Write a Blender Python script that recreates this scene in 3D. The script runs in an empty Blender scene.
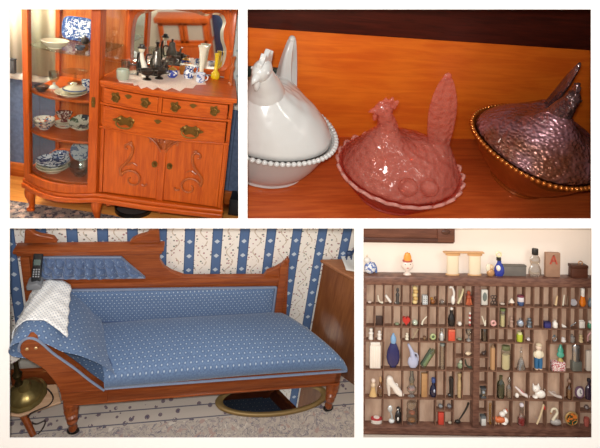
import bpy, bmesh, math, random
from mathutils import Vector, Matrix, Euler
random.seed(7)
PI = math.pi
sc = bpy.context.scene
COL = sc.collection

# ---------------------------------------------------------------- camera, world, lights, exposure
F, HR, CXP = 460.0, 100.0, 300.0          # focal length in pixels, row and column of the principal point
CAMZ = 2.5
cd = bpy.data.cameras.new('camera'); cam = bpy.data.objects.new('camera', cd); COL.objects.link(cam)
cd.sensor_fit = 'HORIZONTAL'; cd.sensor_width = 36.0; cd.lens = F / 600.0 * 36.0
cd.shift_y = -(224.0 - HR) / 600.0; cd.clip_start = 0.05
cam.location = (0, 0, CAMZ); cam.rotation_euler = (PI / 2, 0, 0)
sc.camera = cam
w = bpy.data.worlds.new('world'); sc.world = w; w.use_nodes = True
w.node_tree.nodes['Background'].inputs[0].default_value = (1.0, 0.99, 0.975, 1)
w.node_tree.nodes['Background'].inputs[1].default_value = 0.62
def lamp(name, kind, loc, power, color=(1, 1, 1), size=0.1, look=None):
    d = bpy.data.lights.new(name, kind); d.energy = power; d.color = color
    o = bpy.data.objects.new(name, d); COL.objects.link(o); o.location = loc
    if kind == 'AREA': d.size = size
    else: d.shadow_soft_size = size
    if look: o.rotation_euler = (Vector(look) - Vector(loc)).to_track_quat('-Z', 'Y').to_euler()
    return o
lamp('camera_flash', 'POINT', (-0.03, -0.05, CAMZ + 0.09), 195, (1, 0.98, 0.95), 0.05)
lamp('parlour_fill', 'AREA', (-1.75, 2.5, CAMZ + 0.95), 32, (1, 0.92, 0.8), 0.5, (-1.5, 3.2, CAMZ + 0.1))  # unseen fill added to brighten the parlour alcove
lamp('shelf_fill', 'AREA', (0.2, 2.5, CAMZ + 1.05), 24, (1, 0.92, 0.82), 0.3, (0.8, 3.0, CAMZ - 0.3))  # fill light added above left of the hen dishes, no fitting there
lamp('rear_fill', 'POINT', (-2.0, -.35, 2.45), 30, (1, .93, .82), 0.1)  # added fill, brightens the rear wall for the cabinet mirror
lamp('drawer_fill', 'AREA', (1.9, 1.0, CAMZ + 0.4), 10, (1, 0.95, 0.86), 0.4, (0.9, 2.3, CAMZ - 1.2))  # unseen area fill aimed at the type drawer
vs = sc.view_settings
vs.view_transform = 'Standard'; vs.look = 'None'; vs.gamma = 1.0; vs.exposure = 0.0; vs.use_curve_mapping = False

# ---------------------------------------------------------------- helpers
def lin(c):
    return c / 12.92 if c <= 0.04045 else ((c + 0.055) / 1.055) ** 2.4
def rgb(h):
    if isinstance(h, (tuple, list)): return tuple(h)[:3] + (1.0,)
    h = h.lstrip('#'); return tuple(lin(int(h[i:i + 2], 16) / 255) for i in (0, 2, 4)) + (1.0,)

class MB:
    """collects shapes and links them as ONE mesh object"""
    def __init__(s): s.bm = bmesh.new(); s.mi = 0; s.T = Matrix()
    def raw(s, vs_, fs, M=None):
        M = s.T @ (M or Matrix())
        v = [s.bm.verts.new(M @ Vector(p)) for p in vs_]
        for f in fs:
            try:
                q = s.bm.faces.new([v[i] for i in f]); q.material_index = s.mi; q.smooth = True
            except ValueError: pass
        return s
    def box(s, c, d, bev=0.0, M=None, seg=2):
        t = bmesh.new(); bmesh.ops.create_cube(t, size=1)
        for v in t.verts: v.co = Vector((v.co.x * d[0] + c[0], v.co.y * d[1] + c[1], v.co.z * d[2] + c[2]))
        if bev: bmesh.ops.bevel(t, geom=t.edges[:], offset=bev, segments=seg, profile=0.5, affect='EDGES')
        t.verts.index_update(); s.raw([v.co for v in t.verts], [[v.index for v in f.verts] for f in t.faces], M); t.free(); return s
    def lathe(s, prof, c=(0, 0, 0), seg=28, sx=1, sy=1, M=None, wob=None):
        vs_, fs, rings = [], [], []
        for r, z in prof:
            if r <= 1e-6: rings.append([len(vs_)]); vs_.append((c[0], c[1], c[2] + z))
            else:
                a = []
                for k in range(seg):
                    t = 2 * PI * k / seg; q = r * (wob(t) if wob else 1)
                    a.append(len(vs_)); vs_.append((c[0] + q * math.cos(t) * sx, c[1] + q * math.sin(t) * sy, c[2] + z))
                rings.append(a)
        for A, B in zip(rings, rings[1:]):
            for k in range(seg):
                j = (k + 1) % seg
                if len(A) == 1 and len(B) == 1: continue
                if len(A) == 1: fs.append([A[0], B[j], B[k]][::-1] if False else [A[0], B[k], B[j]][::-1])
                elif len(B) == 1: fs.append([A[k], A[j], B[0]])
                else: fs.append([A[k], A[j], B[j], B[k]])
        return s.raw(vs_, fs, M)
    def sph(s, c, r, seg=18, M=None):
        r = (r, r, r) if not isinstance(r, (tuple, list)) else r
        n = max(6, seg // 2)
        prof = [(math.sin(PI * i / n), -math.cos(PI * i / n)) for i in range(n + 1)]
        prof[0] = (0, -1); prof[-1] = (0, 1)
        m = Matrix.Translation(c) @ (M or Matrix()) @ Matrix.Diagonal((r[0], r[1], r[2], 1))
        return s.lathe(prof, seg=seg, M=m)
    def tube(s, pts, r, seg=8, closed=False, flat=1.0):
        pts = [Vector(p) for p in pts]; n = len(pts); vs_, fs = [], []
        up = Vector((0, 0, 1)); N = None
        for i, p in enumerate(pts):
            a = pts[(i - 1) % n] if closed or i > 0 else p; b = pts[(i + 1) % n] if closed or i < n - 1 else p
            t = (b - a).normalized()
            if N is None: N = t.orthogonal().normalized() if abs(t.z) > 0.99 else t.cross(up).normalized()
            N = (N - t * N.dot(t)); N = N.normalized() if N.length > 1e-6 else t.orthogonal().normalized(); B = t.cross(N)
            rr = r[i] if isinstance(r, (list, tuple)) else r
            for k in range(seg):
                q = 2 * PI * k / seg; vs_.append(p + N * math.cos(q) * rr + B * math.sin(q) * rr * flat)
        for i in range(n if closed else n - 1):
            j = (i + 1) % n
            for k in range(seg): l = (k + 1) % seg; fs.append([i * seg + k, i * seg + l, j * seg + l, j * seg + k])
        if not closed: fs.append(list(range(seg))[::-1]); fs.append([(n - 1) * seg + k for k in range(seg)])
        return s.raw(vs_, fs)
    def prism(s, poly, a, b, plane='xz', M=None):
        f = {'xz': lambda u, v, w_: (u, w_, v), 'xy': lambda u, v, w_: (u, v, w_), 'yz': lambda u, v, w_: (w_, u, v)}[plane]
        n = len(poly); vs_ = [f(u, v, a) for u, v in poly] + [f(u, v, b) for u, v in poly]
        return s.raw(vs_, [list(range(n))[::-1], list(range(n, 2 * n))] + [[i, (i + 1) % n, n + (i + 1) % n, n + i] for i in range(n)], M)
    def grid(s, fn, nu, nv, cu=False, cv=False):
        nU, nV = nu + (0 if cu else 1), nv + (0 if cv else 1)
        vs_ = [fn(i / nu, j / nv) for i in range(nU) for j in range(nV)]
        fs = [[(i % nU) * nV + j % nV, ((i + 1) % nU) * nV + j % nV, ((i + 1) % nU) * nV + (j + 1) % nV, (i % nU) * nV + (j + 1) % nV] for i in range(nu) for j in range(nv)]
        return s.raw(vs_, fs)
    def clip(s, room):
        """trim to the alcove's own volume, in the current set's coordinates"""
        x0, x1, r0, r1 = ROOMS[room]; R, T = FRAMES[CUR]; Ri = R.transposed(); c = Ri @ (-T)
        rays = [Vector(((x - CXP) / F, 1, (HR - r) / F)) for x, r in ((x0, r0), (x1, r0), (x1, r1), (x0, r1))]
        pl = [(c, Ri @ rays[i].cross(rays[(i + 1) % 4])) for i in range(4)] + [(c + Ri @ Vector((0, DW + .012, 0)), Ri @ Vector((0, -1, 0)))]
        mid = c + Ri @ ((rays[0] + rays[2]) * 1.4)
        for p, n in pl:
            n = n.normalized()
            if n.dot(mid - p) > 0: n = -n
            g_ = bmesh.ops.bisect_plane(s.bm, geom=s.bm.verts[:] + s.bm.edges[:] + s.bm.faces[:], plane_co=p, plane_no=n, clear_outer=True, dist=1e-5)
            ed = [e for e in g_['geom_cut'] if isinstance(e, bmesh.types.BMEdge)]
            if ed: bmesh.ops.holes_fill(s.bm, edges=ed, sides=0)
        return s
    def build(s, name, mat, parent=None, ang=40, bevel=0, sub=0, thick=0):
        bmesh.ops.recalc_face_normals(s.bm, faces=s.bm.faces[:])
        me = bpy.data.meshes.new(name); s.bm.to_mesh(me); s.bm.free()
        for m in (mat if isinstance(mat, (list, tuple)) else [mat]): me.materials.append(m)
        me.set_sharp_from_angle(angle=math.radians(ang))
        o = bpy.data.objects.new(name, me); COL.objects.link(o)
        if parent is not None: o.parent = parent
        if thick:
            q = o.modifiers.new('thickness', 'SOLIDIFY'); q.thickness = thick; q.offset = 0
        if bevel:
            q = o.modifiers.new('bevel', 'BEVEL'); q.width = bevel; q.segments = 2; q.limit_method = 'ANGLE'; q.angle_limit = math.radians(35)
        if sub:
            q = o.modifiers.new('smooth', 'SUBSURF'); q.levels = sub; q.render_levels = sub
        return o

# each alcove of the wall holds a set with a frame of its own
def rotv(r):
    r = Vector(r); a = r.length
    return Matrix.Rotation(a, 3, r.normalized())
DW = 2.2                                            # distance of the display wall
ROOMS = {1: (-68, 240.5, -118, 221.5), 2: (245, 678, -138, 221.5), 3: (-68, 356.4, 226.2, 558), 4: (361.4, 690, 226.2, 558)}
CAMV = Vector((0, 0, CAMZ))
FRAMES = {
    1: (rotv((.2688, .1432, .0122)), Vector((-1.2485, 2.8169, -.7734))),
    2: (Matrix.Rotation(.178, 3, 'Y') @ Matrix.Rotation(math.radians(33), 3, 'X') @ Matrix.Rotation(math.radians(15), 3, 'Z'), Vector((0, 3.0993, -.24364))),
    3: (rotv((.3921, .0888, .19)), Vector((-1.2443, 2.489, -1.8306))),
    4: (Matrix.Rotation(math.radians(.8), 3, 'Y'), Vector((0, 2.3, 0))),
    0: (Matrix.Identity(3), Vector((0, 0, 0)))}
CUR = 0
def setm():
    R, T = FRAMES[CUR]; return Matrix.Translation(CAMV + T) @ R.to_4x4()
def at(px, py, ax, v):
    """where the sight line of a photograph pixel meets the plane (axis ax = v) of the current set"""
    R, T = FRAMES[CUR]; d = Vector(((px - CXP) / F, 1, (HR - py) / F)); Ri = R.transposed()
    a, b = Ri @ d, Ri @ T; l = (v + b[ax]) / a[ax]; return a * l - b
def props(o, label, cat, group=None):
    o['label'] = label; o['category'] = cat
    if group: o['group'] = group
    return o
def place(o, loc=(0, 0, 0), rz=0, tilt=None):
    m = setm() @ Matrix.Translation(Vector(loc)) @ Matrix.Rotation(rz, 4, 'Z')
    if tilt is not None: m = m @ tilt
    o.matrix_world = m; return o
def thing(name, label, cat, loc=(0, 0, 0), rz=0, group=None, tilt=None):
    o = bpy.data.objects.new(name, None); COL.objects.link(o); o.empty_display_size = .02
    place(o, loc, rz, tilt); return props(o, label, cat, group)
def single(mb, name, mat, label, cat, loc=(0, 0, 0), rz=0, group=None, tilt=None, **k):
    o = mb.build(name, mat, None, **k); place(o, loc, rz, tilt); return props(o, label, cat, group)
def struct(mb, name, mat, **k):
    mb.clip(CUR); o = mb.build(name, mat, None, **k); place(o); o['kind'] = 'structure'; return o

# ---------------------------------------------------------------- node maths
class E:
    def __init__(s, nt, v): s.nt, s.v = nt, v
    def _m(s, op, *a):
        n = s.nt.nodes.new('ShaderNodeMath'); n.operation = op
        for i, q in enumerate((s,) + a):
            q = q.v if isinstance(q, E) else q
            if isinstance(q, (int, float)): n.inputs[i].default_value = q
            else: s.nt.links.new(q, n.inputs[i])
        return E(s.nt, n.outputs[0])
    def __add__(s, o): return s._m('ADD', o)
    def __sub__(s, o): return s._m('SUBTRACT', o)
    def __mul__(s, o): return s._m('MULTIPLY', o)
    def __truediv__(s, o): return s._m('DIVIDE', o)
    def frac(s): return s._m('FRACT')
    def floor(s): return s._m('FLOOR')
    def abs(s): return s._m('ABSOLUTE')
    def gt(s, o): return s._m('GREATER_THAN', o)
    def lt(s, o): return s._m('LESS_THAN', o)
    def min(s, o): return s._m('MINIMUM', o)
    def max(s, o): return s._m('MAXIMUM', o)
    def sin(s): return s._m('SINE')
    def sqrt(s): return s._m('SQRT')
    def ramp(s, a, b):
        n = s.nt.nodes.new('ShaderNodeMapRange'); n.interpolation_type = 'SMOOTHSTEP'
        s.nt.links.new(s.v, n.inputs[0]); n.inputs[1].default_value = a; n.inputs[2].default_value = b
        return E(s.nt, n.outputs[0])
class G:
    """a material being wired"""
    def __init__(g, name):
        g.m = bpy.data.materials.new(name); g.m.use_nodes = True; g.nt = g.m.node_tree
        g.b = g.nt.nodes['Principled BSDF']
        tc = g.nt.nodes.new('ShaderNodeTexCoord'); g.co = tc.outputs['Object']
        sx = g.nt.nodes.new('ShaderNodeSeparateXYZ'); g.nt.links.new(g.co, sx.inputs[0])
        g.x, g.y, g.z = (E(g.nt, sx.outputs[i]) for i in range(3))
    def vec(g, sc_=(1, 1, 1), rot=(0, 0, 0)):
        n = g.nt.nodes.new('ShaderNodeMapping'); g.nt.links.new(g.co, n.inputs[0]); n.inputs['Scale'].default_value = sc_; n.inputs['Rotation'].default_value = rot
        return n.outputs[0]
    def noise(g, scale, det=3, sc_=None, dist=0, rough=.5):
        n = g.nt.nodes.new('ShaderNodeTexNoise'); g.nt.links.new(g.vec(sc_) if sc_ else g.co, n.inputs['Vector'])
        n.inputs['Scale'].default_value = scale; n.inputs['Detail'].default_value = det; n.inputs['Distortion'].default_value = dist; n.inputs['Roughness'].default_value = rough
        return E(g.nt, n.outputs['Fac'])
    def vor(g, scale, feat='F1', sc_=None, out='Distance', rnd=1.0):
        n = g.nt.nodes.new('ShaderNodeTexVoronoi'); n.feature = feat; g.nt.links.new(g.vec(sc_) if sc_ else g.co, n.inputs['Vector']); n.inputs['Scale'].default_value = scale; n.inputs['Randomness'].default_value = rnd
        return E(g.nt, n.outputs[out])
    def mix(g, f, a, b):
        n = g.nt.nodes.new('ShaderNodeMix'); n.data_type = 'RGBA'
        for q, i in ((f, 0), (a, 6), (b, 7)):
            if isinstance(q, E): g.nt.links.new(q.v, n.inputs[i])
            elif hasattr(q, 'is_linked'): g.nt.links.new(q, n.inputs[i])
            elif i == 0: n.inputs[0].default_value = q
            else: n.inputs[i].default_value = rgb(q)
        return n.outputs[2]
    def set(g, key, v):
        i = g.b.inputs[key]
        if isinstance(v, E): g.nt.links.new(v.v, i)
        elif hasattr(v, 'is_linked'): g.nt.links.new(v, i)
        elif isinstance(v, str) or isinstance(v, tuple): i.default_value = rgb(v)
        else: i.default_value = v
        return g
    def bump(g, h, st=.3, dist=.01):
        n = g.nt.nodes.new('ShaderNodeBump'); n.inputs['Strength'].default_value = st; n.inputs['Distance'].default_value = dist
        g.nt.links.new(h.v, n.inputs['Height']); g.nt.links.new(n.outputs[0], g.b.inputs['Normal']); return g
MATS = {}
def plain(h, rough=.5, metal=0.0, spec=.5, coat=0.0, var=0.0, vs_=30, name=None):
    key = (h, rough, metal, spec, coat, var, vs_)
    if key in MATS: return MATS[key]
    g = G(name or 'paint_' + str(len(MATS)))
    if var:
        n = g.noise(vs_, 4); c = rgb(h); lo = tuple(q * (1 - var) for q in c[:3])
        g.set('Base Color', g.mix(n.ramp(.3, .7), lo, h))
    else: g.set('Base Color', h)
    g.set('Roughness', rough).set('Metallic', metal).set('Specular IOR Level', spec).set('Coat Weight', coat)
    MATS[key] = g.m; return g.m
def wood(name, dark, light, axis=0, scale=6, rough=.35, coat=.3, stretch=14, knots=0.0, bs=.08):
    g = G(name); s = [stretch, stretch, stretch]; s[axis] = 1.0
    n = g.noise(scale, 6, tuple(s), .6, .62); n2 = g.noise(scale * .5, 3, tuple(q * .35 for q in s), 1.2)
    f = (n * .65 + n2 * .35)
    g.set('Base Color', g.mix(f.ramp(.34, .66), dark, light)).set('Roughness', rough).set('Coat Weight', coat).set('Coat Roughness', .2).set('Specular IOR Level', .3)
    return g.bump(n, bs, .004).m
def thin_glass(name, tint='#ffffff', refl=.12, rough=.02):
    g = G(name); nt = g.nt
    t = nt.nodes.new('ShaderNodeBsdfTransparent'); t.inputs[0].default_value = rgb(tint)
    q = nt.nodes.new('ShaderNodeBsdfGlossy'); q.inputs['Roughness'].default_value = rough
    lw = nt.nodes.new('ShaderNodeLayerWeight'); lw.inputs[0].default_value = .5
    f1 = E(nt, lw.outputs['Facing']); a = f1 * f1 * f1 * f1 * .45 + refl
    m = nt.nodes.new('ShaderNodeMixShader'); nt.links.new(a.v, m.inputs[0]); nt.links.new(t.outputs[0], m.inputs[1]); nt.links.new(q.outputs[0], m.inputs[2])
    nt.links.new(m.outputs[0], nt.nodes['Material Output'].inputs[0]); return g.m
def china(name, base, ink, scale=60, thr=.52, rough=.15, ring=None, ink2=None):
    """glazed ware with a printed pattern"""
    g = G(name); n = g.noise(scale, 4, None, 1.0); f = n.gt(thr)
    c = g.mix(f, base, ink)
    if ink2: c = g.mix(g.noise(scale * .7, 2, (1.3, 1.1, 1.7)).gt(.6), c, ink2)
    if ring:
        r = (g.x * g.x + g.y * g.y).sqrt(); c = g.mix(r.gt(ring), c, ink)
    g.set('Base Color', c).set('Roughness', rough).set('Coat Weight', .3); return g.m
def curve(pts, n=8, closed=False):
    """Catmull-Rom through points"""
    P = [Vector(p) for p in pts]; out = []; m = len(P)
    for i in range(m if closed else m - 1):
        a, b, c, d = (P[(i - 1) % m] if closed or i else P[0]), P[i], P[(i + 1) % m], (P[(i + 2) % m] if closed or i + 2 < m else P[-1])
        for k in range(n):
            t = k / n; out.append(.5 * ((2 * b) + (c - a) * t + (2 * a - 5 * b + 4 * c - d) * t * t + (3 * b - a - 3 * c + d) * t ** 3))
    if not closed: out.append(P[-1])
    return out

# ---------------------------------------------------------------- the display wall with its four alcoves
KW = DW / F
M_white = plain('#fbfbfa', .9, spec=.1)
def wx(px): return (px - CXP) * KW
def wz(py): return CAMZ + (HR - py) * KW
CUR = 0
b = MB()
def slab(x0, x1, r0, r1):
    b.raw([(wx(x), y, wz(r)) for y in (DW, DW + .004) for r in (r0, r1) for x in (x0, x1)],
          [(0, 1, 3, 2), (4, 6, 7, 5), (0, 4, 5, 1), (2, 3, 7, 6), (0, 2, 6, 4), (1, 5, 7, 3)])
X0, X1, RT, RB = -170, 770, -170, 622
for a in ((X0, X1, RT, 9.3), (X0, X1, 218.6, 228.4), (X0, X1, 438, RB), (X0, 9.4, 9.3, 218.6), (238.4, 247.4, 9.3, 218.6), (591.3, X1, 9.3, 218.6),
          (X0, 9.4, 228.4, 438), (354.4, 363.4, 228.4, 438), (591.8, X1, 228.4, 438)): slab(*a)
def struct0(mb, name, mat, **k):
    o = mb.build(name, mat, None, **k); o['kind'] = 'structure'; return o
o = struct0(b, 'wall_front', M_white, ang=10)
b = MB(); b.box((0, 1.5, -.02), (12, 9, .04)); struct0(b, 'floor', wood('oak floor', '#a98a68', '#c8ab88', 1, 3), ang=10)
def housing(fr, bk, yb, mats, names):
    """side walls, ceiling and back of an alcove: fr and bk are (left, right, top, bottom) at the display wall and at depth yb"""
    y0 = DW + .006
    def P(q, y, i, j): return ((q[i] - CXP) * y / F, y, CAMZ + (HR - q[j]) * y / F)
    f = [Vector(P(fr, y0, i, j)) for i, j in ((0, 2), (1, 2), (1, 3), (0, 3))]; g = [Vector(P(bk, yb, i, j)) for i, j in ((0, 2), (1, 2), (1, 3), (0, 3))]
    quads = {'ceiling': (f[0], f[1], g[1], g[0]), 'wall_right': (f[1], f[2], g[2], g[1]), 'floor': (f[2], f[3], g[3], g[2]), 'wall_left': (f[3], f[0], g[0], g[3]), 'wall_back': (g[0], g[1], g[2], g[3])}
    for nm in names:
        m = MB(); m.raw([tuple(v) for v in quads[nm]], [(0, 1, 2, 3)]); struct0(m, nm, mats, thick=.006)

# ================================================================ 1. parlour with the oak side-by-side cabinet
CUR = 1
OAK = wood('golden oak', '#a8420a', '#c65a14', 2, 7, .36, .18)
OAKH = wood('golden oak crosswise', '#a8420a', '#c65a14', 0, 7, .36, .18)
OAKD = wood('back board oak', '#a85220', '#c87438', 2, 7, .4, .2)
BRASS = plain('#7a5a28', .45, .8, name='aged brass')
GLASS = thin_glass('window pane', '#f4f7f6', .02)
MIRR = plain('#e6e8e8', .03, 1.0, name='mirror silver')
M_pine = wood('pine floor boards', '#cc7c34', '#eaa050', 0, 4, .35, .3, 10)
g = G('navy wainscot'); f_ = ((g.x * 9.0).frac() - .5).abs().lt(.03)
g.set('Base Color', g.mix(f_, g.mix(g.noise(40, 3).ramp(.3, .7), '#51607c', '#5f6f8c'), '#3c4963')).set('Roughness', .7); M_slate = g.m
g = G('pale print wallpaper'); g.set('Base Color', g.mix(g.vor(26).lt(.28), '#c9cfcc', '#9fb0b4')).set('Roughness', .85); M_paper = g.m
M_rail = plain('#e6ddd0', .5)
housing((-70, 242, -120, 222.5), (-70, 242, -160, 222.5), 4.2, plain('#c9c6bc', .9), ('ceiling', 'wall_left', 'wall_right', 'wall_back', 'floor'))
b = MB(); b.raw([(-1.7, -.45, 0), (1.6, -.45, 0), (1.6, .5, 0), (-1.7, .5, 0)], [(0, 1, 2, 3)]); struct(b, 'floor', M_pine, thick=.004)
b = MB(); b.box((0, .51, 1.35), (3.4, .02, 1.3)); struct(b, 'wall_back', M_paper)
b = MB(); b.box((0, .508, .4), (3.4, .025, .68)); struct(b, 'wainscot_trim_1', M_slate)
b = MB(); b.box((0, .49, .735), (3.4, .03, .05), .008); struct(b, 'trim_1', M_rail)
b = MB(); b.box((0, .488, .05), (3.4, .03, .1), .008); struct(b, 'baseboard_back', wood('baseboard oak', '#9a4a18', '#b8632a', 0, 6))
g = G('woven floral rug'); v = g.vor(16); n = g.noise(45, 3)
g.set('Base Color', g.mix(n.gt(.55), g.mix(v.lt(.35), '#8d8078', '#b89a8a'), g.mix(v.lt(.2), '#4c4650', '#c9b7a6'))).set('Roughness', .95).bump(n, .3, .003); M_rug1 = g.m
b = MB(); b.prism([(-1.55, -.44), (.5, -.44), (.5, .02), (.06, .13), (-.7, .15), (-1.55, .16)], .002, .010, 'xy'); b.clip(1)
single(b, 'area_rug', M_rug1, 'patterned grey and rose area rug in front of the oak cabinet', 'rug', bevel=.002)

WL, WR, HC, HB, DP = .463, .75, .933, .178, .446
WBK = .672                                          # the drawer half narrows towards its back
def yc(x):                                          # bowed front of the glazed half
    u = (x + WL) / WL; return .06 * (1 - u) - .075 * math.sin(PI * max(0, min(1, u))) + 0.0
def ys(x): return -.045 * math.sin(PI * max(0, min(1, x / WR)))     # bowed front of the drawer half
cab = thing('china_cabinet', 'golden oak side-by-side cabinet with curved glass door, drawers and serpentine mirror', 'cabinet')
def bowed(name, fy, x0, x1, z0, z1, t, mat, parent, n=16, off=0.0, lip=0.0, bevel=.003):
    """a board bent to the plan curve fy"""
    m = MB(); pts = [(x0 + (x1 - x0) * i / n) for i in range(n + 1)]
    m.prism([(x, fy(x) + off) for x in pts] + [(x, fy(x) + off + t) for x in reversed(pts)], z0, z1, 'xy')
    return m.build(name, mat, parent, bevel=bevel)
# drawer half: carcass, top, rails
m = MB()
m.box((.011, .23, (HB + .905) / 2), (.022, .43, .905 - HB)); m.prism([(WR - .022, .015), (WR, .015), (WBK, .444), (WBK - .022, .444)], HB, .905, 'xy')
m.box((WBK / 2, .438, (HB + .905) / 2), (WBK, .016, .905 - HB))
for zz in (HB + .015, .64, .80): m.prism([(.01, .03), (WR - .02, .03), (WBK - .01, .43), (.01, .43)], zz - .008, zz + .008, 'xy')
m.build('carcass', OAK, cab, bevel=.002)
def topy(x): return ys(x) - .015
m = MB(); pts = [i / 20 * (WR + .022) for i in range(21)]
m.prism([(x, topy(x)) for x in pts] + [(WBK + .022, DP), (0, DP)], .905, HC, 'xy'); m.build('countertop', OAKH, cab, bevel=.006)
for (z0, z1) in ((.892, .905), (.788, .802), (.644, .658)): bowed('rail', ys, .0, WR, z0, z1, .03, OAKH, cab, off=-.004)
m = MB(); m.box((.3555, ys(.36) + .004, .847), (.02, .03, .09)); m.build('rail', OAK, cab)
def bail(parent, x, y, z, s=1.0):
    h = MB()
    h.T = Matrix.Translation((x, y, z)) @ Matrix.Scale(s, 4)
    for sx in (-1, 1):
        h.lathe([(0, 0), (.013, 0), (.013, .003), (.006, .007), (.004, .014), (0, .015)], M=Matrix.Translation((sx * .03, 0, .004)) @ Matrix.Rotation(PI / 2, 4, 'X'), seg=14)
    pl = [(math.cos(t) * (.05 + .008 * math.cos(4 * t)), math.sin(t) * (.022 + .006 * math.cos(6 * t))) for t in [2 * PI * k / 40 for k in range(40)]]
    h.prism(pl, -.003, .001)
    h.tube(curve([(-.032, -.014, .004), (-.036, -.018, -.012), (-.018, -.02, -.026), (.018, -.02, -.026), (.036, -.018, -.012), (.032, -.014, .004)], 5), .004, 8)
    return h.build('handle', BRASS, parent)
def ringpull(parent, x, y, z):
    h = MB(); h.T = Matrix.Translation((x, y, z))
    pl = [(math.cos(t) * (.026 + .006 * math.cos(5 * t)), math.sin(t) * (.028 + .005 * math.cos(5 * t + .6))) for t in [2 * PI * k / 40 for k in range(40)]]
    h.prism(pl, -.003, .001)
    h.sph((0, -.008, .012), .007, 12)
    h.tube([(math.cos(t) * .017, -.011, -.006 + math.sin(t) * .018) for t in [2 * PI * k / 20 for k in range(20)]], .0035, 8, True)
    return h.build('handle', BRASS, parent)
def keyplate(parent, x, y, z):
    h = MB(); h.T = Matrix.Translation((x, y, z))
    h.prism([(-.022, .004), (-.012, .009), (0, .013), (.012, .009), (.022, .004), (.014, -.004), (.005, -.013), (-.005, -.013), (-.014, -.004)], -.003, .001)
    return h.build('keyhole_plate', BRASS, parent)
for (x0, x1) in ((.026, .343), (.368, .724)):
    d = bowed('drawer', ys, x0, x1, .805, .889, .02, OAKH, cab, off=-.010)
    for q in ((.24, .78) if x0 < .2 else (.2, .8)):
        x = x0 + (x1 - x0) * q; ringpull(d, x, ys(x) - .011, .851)
    x = (x0 + x1) / 2 - .01; keyplate(d, x, ys(x) - .011, .868)
d = bowed('drawer', ys, .026, .724, .661, .785, .02, OAKH, cab, 24, off=-.012)
for x in (.165, .535): bail(d, x, ys(x) - .014, .722, 1.25)
keyplate(d, .35, ys(.35) - .014, .752)
# cupboard doors under a carved spandrel
m = MB(); pts = [(.02, .235)]
def arc(x):                                          # top edge of the doors: two arcs meeting at the centre stile
    u = min(1, abs(x - .375) / .15); return .642 - .16 * (1 - math.sqrt(max(0, 1 - (1 - u) ** 2)))
def doorpoly(x0, x1):
    n = 24; xs = [x0 + (x1 - x0) * i / n for i in range(n + 1)]
    return [(x0, .236), (x1, .236)] + [(x, arc(x)) for x in reversed(xs)]
SCR = wood('carved oak', '#8a3a12', '#b05a24', 2, 9, .35, .3)
for k, (x0, x1) in enumerate(((.03, .352), (.392, .722))):
    m = MB(); m.prism(doorpoly(x0, x1), .004, .024); d = m.build('cupboard_door', OAK, cab, bevel=.004)
    cx = (x0 + x1) / 2; s = 1 if k else -1
    c = MB()
    sp = lambda cx_, cz, r0, t0, turns, sg: [(cx_ + sg * r0 * (1 - .8 * q / 24) * math.cos(t0 + q / 24 * turns * 2 * PI), .0, cz + r0 * (1 - .8 * q / 24) * math.sin(t0 + q / 24 * turns * 2 * PI)) for q in range(25)]
    low = sp(cx - s * .012, .345, .068, .25, 1.1, s); up = sp(cx + s * .022, .545, .034, -2.6, -.85, s)
    body = curve([up[0], (cx - s * .006, 0, .515), (cx + s * .012, 0, .47), (cx + s * .056, 0, .41), low[0]], 8)
    c.tube(low, [.0085 - .004 * i / 24 for i in range(25)], 8); c.tube(up, [.008 - .0035 * i / 24 for i in range(25)], 8); c.tube(body, .0085, 8)
    c.tube(curve([(cx + s * .02, 0, .435), (cx - s * .01, 0, .452), (cx - s * .04, 0, .437)], 6), [.007 - .0004 * i for i in range(13)], 6)
    c.tube(curve([(cx - s * .07, 0, .32), (cx - s * .09, 0, .315), (cx - s * .1, 0, .33)], 5), .006, 6); c.sph((cx + s * .006, 0, .575), (.014, .006, .012), 10)
    c.build('scroll_carving', SCR, d)
    hx = (x1 - .022) if k == 0 else (x0 + .026)
    h = MB(); h.T = Matrix.Translation((hx, .002, .462))
    h.prism([(math.cos(t) * .017, math.sin(t) * .021) for t in [2 * PI * q / 20 for q in range(20)]], -.002, .003); h.lathe([(0, 0), (.005, 0), (.005, .01), (.011, .016), (.009, .022), (0, .024)], M=Matrix.Rotation(PI / 2, 4, 'X'), seg=14)
    h.build('handle', BRASS, d)
m = MB(); xs = [.03 + .692 * i / 40 for i in range(41)]
m.prism([(x, .642) for x in xs] + [(x, arc(x) + .004) for x in reversed(xs)], .012, .026)
for s in (-1, 1):
    for i in range(4): m.sph((.375 + s * (.018 + .02 * i), .010, .617 - .006 * abs(i - 1)), (.014, .008, .02), 10)
m.sph((.375, .008, .585), (.018, .008, .035), 10)
m.build('carved_spandrel', SCR, cab)
for x_, z_, w_, h_ in ((.372, .395, .042, .33), (.02, .44, .018, .41), (.733, .44, .02, .41)): m = MB(); m.box((x_, .012, z_), (w_, .024, h_)); m.build('stile', OAK, cab, bevel=.003)
for s_ in (-1, 1): m = MB(); m.tube([(.375 + s_ * .165 * i / 24, .003, arc(.375 + s_ * .165 * i / 24) - .002) for i in range(2, 25)], .006, 8); m.build('arch_trim', SCR, cab)
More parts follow.
